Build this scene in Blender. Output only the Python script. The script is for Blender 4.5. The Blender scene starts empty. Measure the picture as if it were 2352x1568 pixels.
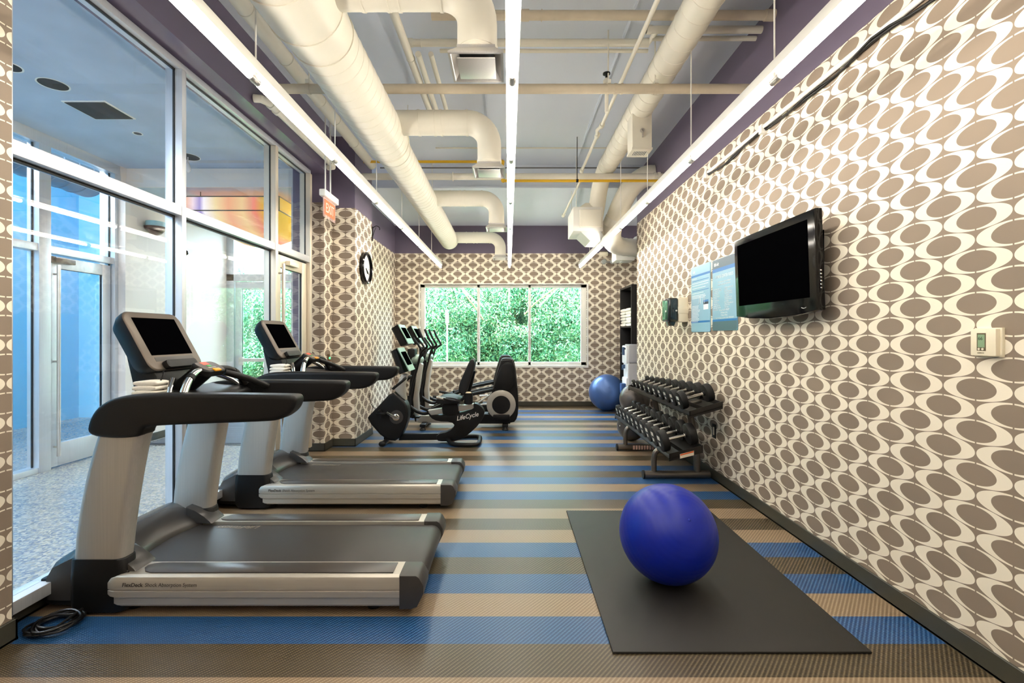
import bpy, bmesh, math, random
from mathutils import Vector, Matrix
PI = math.pi
C = bpy.context.scene.collection
F, H = 1078.0, 1.45
# ---------------------------------------------------------------- camera, world, sun, exposure
cam = bpy.data.cameras.new('camera'); co = bpy.data.objects.new('camera', cam); C.objects.link(co)
co.location = (0, 0, H); co.rotation_euler = (PI/2, 0, 0)
cam.sensor_width = 36; cam.lens = 36*F/2352; cam.shift_x = 8/2352; cam.shift_y = -14/2352
cam.clip_start = .05; cam.clip_end = 200
sc = bpy.context.scene; sc.camera = co
sc.view_settings.view_transform = 'Standard'; sc.view_settings.look = 'None'
sc.view_settings.exposure = 1.2; sc.view_settings.gamma = 1.0; sc.view_settings.use_curve_mapping = False
w = bpy.data.worlds.new('sky'); sc.world = w; w.use_nodes = True
w.node_tree.nodes['Background'].inputs[0].default_value = (.62, .83, 1.0, 1)
w.node_tree.nodes['Background'].inputs[1].default_value = 11.0
sun = bpy.data.lights.new('sun', 'SUN'); sun.energy = 8; sun.angle = .02; sun.color = (1, .95, .85)
so = bpy.data.objects.new('sun', sun); C.objects.link(so); so.rotation_euler = (math.radians(38), 0, math.radians(-25))
def area(name, loc, rot, sx, sy, e, col):
    l = bpy.data.lights.new(name, 'AREA'); l.shape = 'RECTANGLE'; l.size = sx; l.size_y = sy; l.energy = e; l.color = col
    o = bpy.data.objects.new(name, l); C.objects.link(o); o.location = loc; o.rotation_euler = rot
    return o
TUBE = 21.0
area('lobby_fill_light', (-3.7, .4, 3.5), (0, 0, 0), 1.6, 2.4, 115, (.74, .86, 1))  # unseen fill lamp added to brighten the lobby with bluish light
area('blue_room_fill', (-6.3, 3.6, 4.9), (0, 0, 0), 1.8, 5.0, 260, (.9, .97, 1))  # added lamp out of view, lightens the blue room
area('entry_fill_light', (-2.95, 7.2, 3.3), (0, 0, 0), .3, .6, 9, (1, .88, .7))  # warm fill lamp added to brighten the entry
# ---------------------------------------------------------------- materials
def srgb(r, g, b):
    f = lambda c: (c/255/12.92 if c/255 <= .04045 else ((c/255+.055)/1.055)**2.4)
    return (f(r), f(g), f(b), 1)
MATS = {}
def mat(name, col, rough=.5, metal=0, var=.06, scale=30, bump=0, bscale=200, spec=.5, coat=0, emit=None, es=0, alpha=1):
    if name in MATS: return MATS[name]
    m = bpy.data.materials.new(name); m.use_nodes = True; nt = m.node_tree; N = nt.nodes; L = nt.links
    b = N['Principled BSDF']
    c = srgb(*col) if max(col) > 1.001 else (*col, 1)
    b.inputs['Roughness'].default_value = rough; b.inputs['Metallic'].default_value = metal
    b.inputs['Specular IOR Level'].default_value = spec; b.inputs['Coat Weight'].default_value = coat
    tc = N.new('ShaderNodeTexCoord')
    if var:
        n = N.new('ShaderNodeTexNoise'); n.inputs['Scale'].default_value = scale; n.inputs['Detail'].default_value = 3
        L.new(tc.outputs['Object'], n.inputs['Vector'])
        mx = N.new('ShaderNodeMix'); mx.data_type = 'RGBA'
        mx.inputs[6].default_value = tuple(x*(1-var) for x in c[:3])+(1,); mx.inputs[7].default_value = tuple(min(1, x*(1+var)) for x in c[:3])+(1,)
        L.new(n.outputs['Fac'], mx.inputs[0]); L.new(mx.outputs[2], b.inputs['Base Color'])
    else: b.inputs['Base Color'].default_value = c
    if bump:
        n2 = N.new('ShaderNodeTexNoise'); n2.inputs['Scale'].default_value = bscale; L.new(tc.outputs['Object'], n2.inputs['Vector'])
        bp = N.new('ShaderNodeBump'); bp.inputs['Strength'].default_value = bump; bp.inputs['Distance'].default_value = .002
        L.new(n2.outputs['Fac'], bp.inputs['Height']); L.new(bp.outputs[0], b.inputs['Normal'])
    if emit: b.inputs['Emission Color'].default_value = (*emit, 1); b.inputs['Emission Strength'].default_value = es
    if alpha < 1: b.inputs['Alpha'].default_value = alpha
    MATS[name] = m; return m
def nodes(name):
    m = bpy.data.materials.new(name); m.use_nodes = True; MATS[name] = m
    return m, m.node_tree.nodes, m.node_tree.links, m.node_tree.nodes['Principled BSDF']
def mth(N, L, op, a, b=None, c=None):
    n = N.new('ShaderNodeMath'); n.operation = op
    for i, v in enumerate((a, b, c)):
        if v is None: continue
        if isinstance(v, (int, float)): n.inputs[i].default_value = v
        else: L.new(v, n.inputs[i])
    return n.outputs[0]
def wallpaper(name, ax, u0, z0, p, q):
    """cream ring ellipses with thick flanks on taupe, half-drop repeat"""
    m, N, L, b = nodes(name)
    g = N.new('ShaderNodeNewGeometry'); s = N.new('ShaderNodeSeparateXYZ'); L.new(g.outputs['Position'], s.inputs[0])
    f = lambda *a: mth(N, L, *a)
    U = f('DIVIDE', f('SUBTRACT', s.outputs[ax], u0), p); V = f('DIVIDE', f('SUBTRACT', s.outputs['Z'], z0), q)
    res = []
    for k in (0, .5):
        x = f('ABSOLUTE', f('SUBTRACT', f('FRACT', f('ADD', U, .5+k)), .5)); y = f('ABSOLUTE', f('SUBTRACT', f('FRACT', f('ADD', V, .5+k)), .5))
        def ell(a, bb, e=2.0): return f('ADD', f('POWER', f('DIVIDE', x, a), e), f('POWER', f('DIVIDE', y, bb), e))
        o = f('LESS_THAN', ell(.490, .277, 2.1), 1); i = f('GREATER_THAN', ell(.287, .244), 1); gp = f('GREATER_THAN', x, .011)
        res.append(f('MULTIPLY', f('MULTIPLY', o, i), gp))
    # ellipses of one lattice reach half a cell sideways, so both lattices simply add
    msk = f('MAXIMUM', res[0], res[1])
    n = N.new('ShaderNodeTexNoise'); n.inputs['Scale'].default_value = 2.5; L.new(g.outputs['Position'], n.inputs['Vector'])
    tp = N.new('ShaderNodeMix'); tp.data_type = 'RGBA'; tp.inputs[6].default_value = srgb(132, 118, 103); tp.inputs[7].default_value = srgb(146, 130, 113)
    L.new(n.outputs['Fac'], tp.inputs[0])
    mx = N.new('ShaderNodeMix'); mx.data_type = 'RGBA'; L.new(msk, mx.inputs[0]); L.new(tp.outputs[2], mx.inputs[6]); mx.inputs[7].default_value = srgb(236, 226, 206)
    L.new(mx.outputs[2], b.inputs['Base Color'])
    b.inputs['Roughness'].default_value = .62; b.inputs['Specular IOR Level'].default_value = .25
    n3 = N.new('ShaderNodeTexNoise'); n3.inputs['Scale'].default_value = 350; L.new(g.outputs['Position'], n3.inputs['Vector'])
    bp = N.new('ShaderNodeBump'); bp.inputs['Strength'].default_value = .12; bp.inputs['Distance'].default_value = .001
    L.new(n3.outputs['Fac'], bp.inputs['Height']); L.new(bp.outputs[0], b.inputs['Normal'])
    return m
def carpet(name, c0, c1, c2):
    """woven vinyl flooring: fine diagonal weave with pale flecks"""
    m, N, L, b = nodes(name)
    g = N.new('ShaderNodeNewGeometry'); s = N.new('ShaderNodeSeparateXYZ'); L.new(g.outputs['Position'], s.inputs[0])
    f = lambda *a: mth(N, L, *a)
    u = f('MULTIPLY', s.outputs['X'], 2*PI/.022); v = f('MULTIPLY', s.outputs['Y'], 2*PI/.013)
    w1 = f('SINE', f('ADD', u, f('MULTIPLY', v, .5))); w2 = f('SINE', v)
    wv = f('MULTIPLY', f('ADD', f('MULTIPLY', w1, w2), 1), .5)
    n = N.new('ShaderNodeTexNoise'); n.inputs['Scale'].default_value = 160; L.new(g.outputs['Position'], n.inputs['Vector'])
    fl = f('MULTIPLY', f('POWER', wv, 4.0), f('MULTIPLY', n.outputs['Fac'], 1.3))
    a = N.new('ShaderNodeMix'); a.data_type = 'RGBA'; L.new(wv, a.inputs[0]); a.inputs[6].default_value = srgb(*c0); a.inputs[7].default_value = srgb(*c1)
    d = N.new('ShaderNodeMix'); d.data_type = 'RGBA'; L.new(fl, d.inputs[0]); L.new(a.outputs[2], d.inputs[6]); d.inputs[7].default_value = srgb(*c2)
    L.new(d.outputs[2], b.inputs['Base Color']); b.inputs['Roughness'].default_value = .33; b.inputs['Specular IOR Level'].default_value = .55
    bp = N.new('ShaderNodeBump'); bp.inputs['Strength'].default_value = .5; bp.inputs['Distance'].default_value = .0012
    L.new(wv, bp.inputs['Height']); L.new(bp.outputs[0], b.inputs['Normal'])
    return m
def glassmat(name, tint=(1, 1, 1), ior=1.45):
    m = bpy.data.materials.new(name); m.use_nodes = True; N = m.node_tree.nodes; L = m.node_tree.links; N.clear()
    o = N.new('ShaderNodeOutputMaterial'); t = N.new('ShaderNodeBsdfTransparent'); t.inputs[0].default_value = (*tint, 1)
    g = N.new('ShaderNodeBsdfGlossy'); g.inputs['Roughness'].default_value = 0; lw = N.new('ShaderNodeLayerWeight'); lw.inputs[0].default_value = .5
    fr = mth(N, L, 'MULTIPLY_ADD', mth(N, L, 'POWER', lw.outputs['Facing'], 4.2), .90, .045)
    mx = N.new('ShaderNodeMixShader'); L.new(fr, mx.inputs[0]); L.new(t.outputs[0], mx.inputs[1]); L.new(g.outputs[0], mx.inputs[2]); L.new(mx.outputs[0], o.inputs[0])
    MATS[name] = m; return m
def speckle(name, cols, scale=90, rough=.25):
    m, N, L, b = nodes(name)
    g = N.new('ShaderNodeNewGeometry'); v = N.new('ShaderNodeTexVoronoi'); v.inputs['Scale'].default_value = scale; L.new(g.outputs['Position'], v.inputs['Vector'])
    r = N.new('ShaderNodeValToRGB'); s = N.new('ShaderNodeSeparateColor'); L.new(v.outputs['Color'], s.inputs[0]); L.new(s.outputs[0], r.inputs[0])
    r.color_ramp.interpolation = 'CONSTANT'
    for i, c in enumerate(cols):
        e = r.color_ramp.elements[0] if i == 0 else r.color_ramp.elements.new(i/len(cols)); e.position = i/len(cols); e.color = srgb(*c)
    r.color_ramp.elements.remove(r.color_ramp.elements[-1]) if len(r.color_ramp.elements) > len(cols) else None
    L.new(r.outputs[0], b.inputs['Base Color']); b.inputs['Roughness'].default_value = rough
    return m
def brushed(name, col, rough=.35, ax=0, metal=.85):
    m, N, L, b = nodes(name)
    tc = N.new('ShaderNodeTexCoord'); mp = N.new('ShaderNodeMapping'); sc_ = [220, 220, 220]; sc_[ax] = 3; mp.inputs['Scale'].default_value = sc_
    L.new(tc.outputs['Object'], mp.inputs[0]); n = N.new('ShaderNodeTexNoise'); n.inputs['Scale'].default_value = 1; L.new(mp.outputs[0], n.inputs['Vector'])
    c = srgb(*col); mx = N.new('ShaderNodeMix'); mx.data_type = 'RGBA'; L.new(n.outputs['Fac'], mx.inputs[0])
    mx.inputs[6].default_value = tuple(x*.88 for x in c[:3])+(1,); mx.inputs[7].default_value = tuple(min(1, x*1.08) for x in c[:3])+(1,)
    L.new(mx.outputs[2], b.inputs['Base Color']); b.inputs['Metallic'].default_value = metal; b.inputs['Roughness'].default_value = rough
    return m
GL = glassmat('clear_glass')
PAINT = mat('purple_grey_paint', (102, 92, 110), .5, var=.04, scale=3, bump=.1)
PAINTG = mat('purple_grey_gloss_paint', (102, 92, 110), .22, var=.03, scale=3)
CEIL = mat('ceiling_paint', (218, 225, 236), .6, var=.05, scale=1.3, bump=.1)
WHITE = mat('white_paint', (228, 226, 218), .45, var=.03, scale=8)
CREAM = mat('cream_duct_paint', (226, 221, 205), .42, var=.035, scale=5, bump=.05)
TANP = mat('stained_pipe_paint', (205, 192, 168), .5, var=.12, scale=9)
YEL = mat('yellow_pipe_paint', (214, 168, 24), .4, var=.05)
BASEB = mat('rubber_baseboard', (64, 62, 52), .45, var=.08, scale=12)
ALU = brushed('anodised_aluminium', (205, 208, 212), .38, 2, .55)
ALUW = brushed('warm_aluminium', (214, 203, 184), .4, 2, .5)
STEEL = brushed('stainless_steel', (214, 210, 204), .3, 2, .7)
GALV = brushed('galvanised_steel', (120, 130, 140), .35, 1, .5)
CHROME = mat('chrome', (225, 222, 214), .12, 1, var=0)
SILV = brushed('silver_machine_paint', (194, 188, 176), .38, 0, .55)
SILVC = brushed('silver_upright_paint', (180, 176, 168), .38, 2, .55)
BLK = mat('black_textured_plastic', (15, 14, 13), .45, var=.2, scale=60, bump=.15, bscale=600, spec=.3)
BLKG = mat('black_gloss_plastic', (6, 6, 8), .10, var=0, spec=.35)
BLKM = mat('black_rubber', (20, 19, 18), .55, var=.15, scale=40, bump=.2, bscale=500, spec=.35)
DGREY = mat('dark_grey_plastic', (58, 55, 52), .4, var=.08, scale=40)
BEZEL = mat('bronze_grey_bezel', (98, 88, 78), .38, .3, var=.05)
SCREEN = mat('black_screen', (3, 3, 4), .35, var=0, spec=0)
GASK = mat('black_gasket', (14, 14, 16), .5, var=0)
BLUEW = mat('bright_blue_wall', (92, 184, 222), .6, var=.05, scale=1)
BEIGEW = mat('lobby_beige_wall', (226, 216, 208), .6, var=.03, scale=2)
LCEIL = mat('lobby_ceiling_plaster', (172, 186, 206), .6, var=.24, scale=2.2)
DARK = mat('painted_shade', (20, 22, 26), .8, var=0)  # near-black colour standing for the shade inside openings and slots
TOWEL = mat('white_terry', (238, 232, 218), .9, var=.08, scale=90, bump=.8, bscale=400)
BEIGEP = mat('beige_plastic', (232, 222, 196), .4, var=.03)
# ---------------------------------------------------------------- mesh helpers
class MB:
    def __init__(s): s.bm = bmesh.new()
    def _add(s, tmp, M=None, mi=0):
        vm = {}
        for v in tmp.verts: vm[v] = s.bm.verts.new(M @ v.co if M else v.co)
        for f in tmp.faces:
            try: nf = s.bm.faces.new([vm[v] for v in f.verts]); nf.material_index = mi
            except ValueError: pass
        tmp.free(); return s
    def box(s, x0, x1, y0, y1, z0, z1, bev=0, M=None, mi=0, seg=2):
        t = bmesh.new(); bmesh.ops.create_cube(t, size=1)
        for v in t.verts: v.co = Vector(((x0+x1)/2+v.co.x*(x1-x0), (y0+y1)/2+v.co.y*(y1-y0), (z0+z1)/2+v.co.z*(z1-z0)))
        if bev: bmesh.ops.bevel(t, geom=t.edges[:], offset=bev, segments=seg, profile=.6, affect='EDGES', clamp_overlap=True)
        return s._add(t, M, mi)
    def rings(s, R, closed=True, caps=True, loop=False, mi=0):
        vs = [[s.bm.verts.new(p) for p in r] for r in R]; n = len(R[0])
        for i in range(len(vs) if loop else len(vs)-1):
            a, b = vs[i], vs[(i+1) % len(vs)]
            for j in range(n if closed else n-1):
                k = (j+1) % n
                try: s.bm.faces.new((a[j], a[k], b[k], b[j])).material_index = mi
                except ValueError: pass
        if caps and not loop and closed:
            for r in (vs[0][::-1], vs[-1]):
                try: s.bm.faces.new(r).material_index = mi
                except ValueError: pass
        return s
    def tube(s, pts, r, seg=12, caps=True, loop=False, sy=1, mi=0):
        P = [Vector(p) for p in pts]; n = len(P); R = []; rr = r if isinstance(r, (list, tuple)) else [r]*n; up = None
        for i in range(n):
            a = P[i-1] if (i or loop) else P[0]; b = P[(i+1) % n] if (i < n-1 or loop) else P[-1]
            t = (b-a).normalized()
            if up is None: up = Vector((0, 0, 1)) if abs(t.z) < .9 else Vector((0, 1, 0))
            x = t.cross(up).normalized(); up = x.cross(t).normalized()
            R.append([P[i]+rr[i]*(math.cos(2*PI*k/seg)*x+sy*math.sin(2*PI*k/seg)*up) for k in range(seg)])
        return s.rings(R, True, caps, loop, mi)
    def cyl(s, a, b, r, seg=20, r2=None, mi=0): return s.tube([a, b], [r, r if r2 is None else r2], seg, mi=mi)
    def prism(s, poly, ax, a, b, bev=0, M=None, mi=0, seg=2):
        """poly: (p,q) pairs; ax 'y': (x,z) extruded in y; 'x': (y,z); 'z': (x,y)"""
        t = bmesh.new()
        mk = {'y': lambda p, q, h: (p, h, q), 'x': lambda p, q, h: (h, p, q), 'z': lambda p, q, h: (p, q, h)}[ax]
        A = [t.verts.new(mk(p, q, a)) for p, q in poly]; B = [t.verts.new(mk(p, q, b)) for p, q in poly]; n = len(poly)
        fa = t.faces.new(A); fb = t.faces.new(B[::-1])
        for i in range(n): t.faces.new((A[i], B[i], B[(i+1) % n], A[(i+1) % n]))
        bmesh.ops.recalc_face_normals(t, faces=t.faces[:])
        if bev:
            ed = list({e for f in (fa, fb) for e in f.edges}); bmesh.ops.bevel(t, geom=ed, offset=bev, segments=seg, profile=.6, affect='EDGES', clamp_overlap=True)
        bmesh.ops.triangulate(t, faces=[f for f in t.faces if len(f.verts) > 4])
        return s._add(t, M, mi)
    def lathe(s, prof, o, ax='z', seg=32, mi=0):
        """prof: (radius, along)"""
        o = Vector(o); e = {'z': (Vector((1, 0, 0)), Vector((0, 1, 0)), Vector((0, 0, 1))), 'x': (Vector((0, 1, 0)), Vector((0, 0, 1)), Vector((1, 0, 0))), 'y': (Vector((0, 0, 1)), Vector((1, 0, 0)), Vector((0, 1, 0)))}[ax]
        return s.rings([[o+max(r, 1e-4)*(math.cos(2*PI*k/seg)*e[0]+math.sin(2*PI*k/seg)*e[1])+h*e[2] for k in range(seg)] for r, h in prof], mi=mi)
    def sphere(s, c, r, seg=32, rows=16, sc=(1, 1, 1), mi=0):
        c = Vector(c)
        return s.rings([[c+Vector((sc[0]*r*math.sin(PI*i/rows)*math.cos(2*PI*k/seg), sc[1]*r*math.sin(PI*i/rows)*math.sin(2*PI*k/seg), -sc[2]*r*math.cos(PI*i/rows))) if 0 < i < rows else
                         c+Vector((1e-4*math.cos(2*PI*k/seg), 1e-4*math.sin(2*PI*k/seg), -sc[2]*r*math.cos(PI*i/rows))) for k in range(seg)] for i in range(rows+1)], mi=mi)
def chaikin(p, n=2):
    for _ in range(n):
        q = []
        for i in range(len(p)):
            a, b = p[i], p[(i+1) % len(p)]
            q += [tuple(.75*x+.25*y for x, y in zip(a, b)), tuple(.25*x+.75*y for x, y in zip(a, b))]
        p = q
    return p
def curve(p, n=6):
    """catmull-rom through open points"""
    P = [Vector(q) for q in p]; P = [2*P[0]-P[1]]+P+[2*P[-1]-P[-2]]; out = []
    for i in range(1, len(P)-2):
        for k in range(n):
            t = k/n; a, b, c, d = P[i-1:i+3]
            out.append(.5*((2*b)+(c-a)*t+(2*a-5*b+4*c-d)*t*t+(3*b-a-3*c+d)*t**3))
    out.append(P[-2]); return out
def rrect(w, h, r, n=4):
    o = []
    for cx, cy, a0 in ((w/2-r, h/2-r, 0), (-w/2+r, h/2-r, PI/2), (-w/2+r, -h/2+r, PI), (w/2-r, -h/2+r, 1.5*PI)):
        for k in range(n+1): a = a0+PI/2*k/n; o.append((cx+r*math.cos(a), cy+r*math.sin(a)))
    return o
ORG = {}
def obj(name, mb, m, parent=None, smooth=True, ang=38, label=None):
    me = bpy.data.meshes.new(name); bmesh.ops.recalc_face_normals(mb.bm, faces=mb.bm.faces[:])
    org = ORG.get(parent.name, Vector((0, 0, 0))) if parent else Vector((0, 0, 0))
    if org.length: bmesh.ops.translate(mb.bm, verts=mb.bm.verts[:], vec=-org)
    mb.bm.to_mesh(me); mb.bm.free()
    for x in (m if isinstance(m, (list, tuple)) else [m]): me.materials.append(x)
    if smooth: me.shade_smooth(); me.set_sharp_from_angle(angle=math.radians(ang))
    o = bpy.data.objects.new(name, me); C.objects.link(o)
    if parent: o.parent = parent; ORG[o.name] = org
    if label: o['label'] = label
    return o
def tag(o, label, cat, group=None):
    o['label'] = label; o['category'] = cat
    if group: o['group'] = group
    return o
def thing(name, label, cat, loc, group=None):
    o = bpy.data.objects.new(name, None); C.objects.link(o); o.location = loc; o.empty_display_size = .1; ORG[o.name] = Vector(loc)
    return tag(o, label, cat, group)
def struct(o): o['kind'] = 'structure'; return o
def dup(root, d, label=None):
    def cp(o, par):
        c = o.copy(); C.objects.link(c)
        if par: c.parent = par
        for ch in list(o.children): cp(ch, c)
        return c
    r = cp(root, None); r.location = root.location+Vector(d)
    if label: r['label'] = label
    return r
def text(name, s, size, loc, rot, m, parent, ext=.0004, align='LEFT', bold=0, shear=0, xs=1):
    cu = bpy.data.curves.new(name, 'FONT'); cu.body = s; cu.size = size; cu.extrude = ext; cu.align_x = align; cu.offset = bold; cu.shear = shear
    cu.materials.append(m); o = bpy.data.objects.new(name, cu); C.objects.link(o); cu.resolution_u = 3
    bpy.context.view_layer.update(); me = bpy.data.meshes.new_from_object(o.evaluated_get(bpy.context.evaluated_depsgraph_get())); bpy.data.objects.remove(o)
    o = bpy.data.objects.new(name, me); C.objects.link(o)
    o.parent = parent; o.location = Vector(loc)-ORG[parent.name]; o.rotation_euler = rot; o.scale = (xs, 1, 1)
    return o
def at(px, py, D): return Vector(((px-1168)*D/F, D, H-(py-770)*D/F))
# ---------------------------------------------------------------- the gym's shell
XR, YB, XG = 2.071, 9.59, -2.43
Y0 = -2.6
WPR = wallpaper('wallpaper_right', 'Y', 3.799, .362, .3124, .1890)
WPB = wallpaper('wallpaper_back', 'X', 1.1406, .523, .3115, .1820)
WP2 = wallpaper('wallpaper_pier', 'X', -2.133, .309, .312, .1820)
WP1 = wallpaper('wallpaper_jamb', 'X', -2.361, .396, .312, .1820)
WP2R = wallpaper('wallpaper_pier_side', 'Y', 6.296, .313, .312, .1820)
WPS = wallpaper('wallpaper_stub', 'Y', 2.203, 2.406, .312, .1820)
# floor of woven stripes
b = MB(); seq = 'DBGBDBGDG'; ws = .2157; k0 = -22
ci = {'D': 0, 'B': 1, 'G': 2}
for k in range(k0, 36):
    ya, yb = 1.991+k*ws, 1.991+(k+1)*ws
    if ya > 9.65: break
    b.box(-2.52, 3.3, ya, min(yb, 9.65), -.05, 0, mi=ci[seq[k % 9]])
struct(obj('floor', b, [carpet('woven_brown', (38, 30, 18), (76, 64, 44), (164, 148, 116)), carpet('woven_blue', (3, 44, 86), (10, 78, 138), (126, 164, 190)), carpet('woven_taupe', (118, 98, 74), (146, 124, 98), (196, 178, 150))], smooth=False))
b = MB().box(XR, 2.3, Y0, 7.568, 0, 3.25, mi=0).box(XR, 2.3, Y0, 7.568, 3.25, 4.05, mi=1).box(3.15, 3.3, 7.568, 9.6, 0, 3.9, mi=0)
b.box(2.3, 3.3, 7.40, 7.568, 0, 4.05, mi=1)
struct(obj('wall_right', b, [WPR, PAINT], smooth=False))
WX0, WX1, WZ0, WZ1 = -1.806, 1.601, .827, 2.491
b = MB()
for x0, x1, z0, z1, mi in ((-2.6, WX0, 0, 3.126, 0), (WX1, 3.3, 0, 3.126, 0), (WX0, WX1, 0, WZ0, 0), (WX0, WX1, WZ1, 3.126, 0), (-2.6, 3.3, 3.126, 3.9, 1)):
    b.box(x0, x1, YB, YB+.16, z0, z1, mi=mi)
struct(obj('wall_back', b, [WPB, PAINT], smooth=False))
b = MB()
b.box(-2.62, -2.36, Y0, 2.23, 0, 3.47, mi=0)                       # stub wall by the camera
b.box(-2.62, -2.25, Y0, 5.876, 3.47, 4.05, mi=2)                   # bulkhead over the glazing
WP_ = [WPS, PAINT, PAINTG, WP1, WP2, WP2R]
def wbox(b, x0, x1, y0, y1, z0, z1, mf, ms):
    """box whose -Y face carries mf and +X face ms"""
    t = bmesh.new(); bmesh.ops.create_cube(t, size=1)
    for v in t.verts: v.co = Vector(((x0+x1)/2+v.co.x*(x1-x0), (y0+y1)/2+v.co.y*(y1-y0), (z0+z1)/2+v.co.z*(z1-z0)))
    vm = {v: b.bm.verts.new(v.co) for v in t.verts}
    for f in t.faces: b.bm.faces.new([vm[v] for v in f.verts]).material_index = mf if abs(f.normal.y) > .5 else ms
    t.free()
wbox(b, -2.62, -2.307, 5.876, 6.139, 0, 3.115, 3, 5); b.box(-2.62, -2.307, 5.876, 6.139, 3.115, 4.05, mi=1)
wbox(b, -2.62, -2.009, 6.139, 6.90, 0, 3.115, 4, 5); b.box(-2.62, -2.009, 6.139, 6.90, 3.115, 4.05, mi=1)
wbox(b, -2.62, -2.322, 6.90, YB, 0, 3.115, 4, 5); b.box(-2.62, -2.322, 6.90, YB, 3.115, 3.9, mi=1)
b.box(-2.62, -2.53, 5.70, 5.876, 0, 3.47, mi=1)
struct(obj('wall_left', b, WP_, smooth=False))
struct(obj('wall_front', MB().box(-2.6, 2.3, Y0-.15, Y0, 0, 4.05), PAINT, smooth=False))
struct(obj('ceiling', MB().box(-2.6, 3.3, Y0, 7.165, 4.05, 4.2).box(-2.6, 3.3, 7.165, 9.75, 3.69, 4.2), CEIL, smooth=False))
b = MB().box(-2.3, 3.15, 7.135, 7.165, 3.69, 3.715)
for x in (-1.5, -.25, 1.01): b.box(x-.02, x+.02, Y0, 7.16, 4.042, 4.05); b.box(x-.004, x+.004, Y0, 7.16, 4.034, 4.042)
struct(obj('trim_1', b, CEIL, smooth=False))
def bb(name, boxes):
    b = MB()
    for x0, x1, y0, y1 in boxes: b.box(x0, x1, y0, y1, 0, .102, .003, seg=1); b.box(x0-.0, x1, y0, y1, 0, .012)
    struct(obj(name, b, BASEB, smooth=False))
bb('baseboard_right', [(XR-.012, XR, Y0, 7.58)])
bb('baseboard_back', [(-2.322, 3.15, YB-.012, YB)])
bb('baseboard_left', [(-2.36, -2.345, Y0, 2.245), (-2.479-.02, -2.345, 2.23, 2.245), (-2.50, -2.479, 2.24, 4.80), (-2.5, -2.295, 5.864, 5.876), (-2.307, -2.295, 5.864, 6.139), (-2.307, -1.997, 6.127, 6.139), (-2.009, -1.997, 6.127, 6.912), (-2.322, -2.31, 6.9, YB)])
# back window
W = obj('window_1', MB().box(WX0-.03, WX1+.03, YB-.012, YB+.0, WZ0-.035, WZ0+.0).box(WX0-.03, WX0, YB-.012, YB, WZ0, WZ1).box(WX1, WX1+.03, YB-.012, YB, WZ0, WZ1).box(WX0-.03, WX1+.03, YB-.012, YB, WZ1, WZ1+.02), WHITE); struct(W)
fr = MB()
for x0, x1, z0, z1 in ((WX0, WX1, WZ0, WZ0+.075), (WX0, WX1, WZ1-.06, WZ1), (WX0, WX0+.085, WZ0, WZ1), (WX1-.11, WX1, WZ0, WZ1), (-.645, -.59, WZ0, WZ1), (.405, .46, WZ0, WZ1)):
    fr.box(x0, x1, YB+.06, YB+.14, z0, z1, .004)
obj('window_frame', fr, WHITE, W)
for x0, x1 in ((WX0+.085, -.645), (-.59, .405), (.46, WX1-.11)):
    obj('window_pane', MB().box(x0, x1, YB+.10, YB+.106, WZ0+.075, WZ1-.06), GL, W, smooth=False)
obj('window_sill', MB().box(WX0, WX1, YB, YB+.06, WZ0, WZ0+.012, .003), WHITE, W)
# ---------------------------------------------------------------- glazed wall to the lobby
G = obj('window_2', MB().box(-2.51, -2.40, 2.23, 5.70, 3.40, 3.45, .004).box(-2.50, -2.385, 2.24, 4.82, .102, .165, .004).box(-2.51, -2.39, 2.23, 5.70, 2.325, 2.40, .005), ALU); struct(G)
def mull(y0, y1, m=ALU, z1=3.40):
    a = MB().box(-2.51, -2.385, y0, y1, .10, z1, .003)
    o = obj('mullion', a, m, G); obj('gasket', MB().box(-2.452, -2.438, y0-.006, y1+.006, .165, z1), GASK, o)
mull(3.43, 3.475); mull(4.81, 4.865, ALUW); mull(5.64, 5.70, ALUW); mull(2.23, 2.26)
obj('gasket', MB().box(-2.452, -2.438, 2.23, 5.64, 2.31, 2.325).box(-2.452, -2.438, 2.23, 5.64, 3.388, 3.4).box(-2.452, -2.438, 2.23, 5.64, 2.40, 2.408), GASK, G)
for y0, y1 in ((2.26, 3.43), (3.475, 4.81)):
    obj('window_pane', MB().box(-2.448, -2.442, y0, y1, .165, 2.325), GL, G, smooth=False)
for y0, y1 in ((2.26, 3.43), (3.475, 4.81), (4.865, 5.64)):
    obj('window_pane', MB().box(-2.448, -2.442, y0, y1, 2.40, 3.40), GL, G, smooth=False)
# gym door
def door(name, org, U, Wd, Hd, m, bar=True, flip=1, barpos=.06, pull=True):
    """leaf in the plane (U, z), origin at its hinge foot; flip gives the side of the pull bar"""
    U = Vector(U); Nn = Vector((-U.y, U.x, 0))*flip; M = Matrix((( U.x, Nn.x, 0, org[0]), (U.y, Nn.y, 0, org[1]), (0, 0, 1, org[2]), (0, 0, 0, 1)))
    d = MB()
    for x0, x1, z0, z1 in ((0, .115, 0, Hd), (Wd-.115, Wd, 0, Hd), (.115, Wd-.115, 0, .25), (.115, Wd-.115, Hd-.13, Hd)): d.box(x0, x1, -.022, .022, z0, z1, .003, M)
    D = obj(name, d, m); struct(D)
    obj('gasket', MB().box(.107, .117, -.012, .012, .25, Hd-.13, M=M).box(Wd-.117, Wd-.107, -.012, .012, .25, Hd-.13, M=M).box(.11, Wd-.11, -.012, .012, Hd-.134, Hd-.126, M=M), GASK, D)
    obj('door_pane', MB().box(.115, Wd-.115, -.003, .003, .25, Hd-.13, M=M), GL, D, smooth=False)
    if pull:
        h = MB().cyl(M @ Vector((barpos, .075, .12)), M @ Vector((barpos, .075, Hd-.10)), .017, 16)
        for z in (.22, Hd*.5, Hd-.2): h.cyl(M @ Vector((barpos, .02, z)), M @ Vector((barpos, .075, z)), .010, 12)
        obj('pull_handle', h, STEEL, D)
    return D, M
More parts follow.
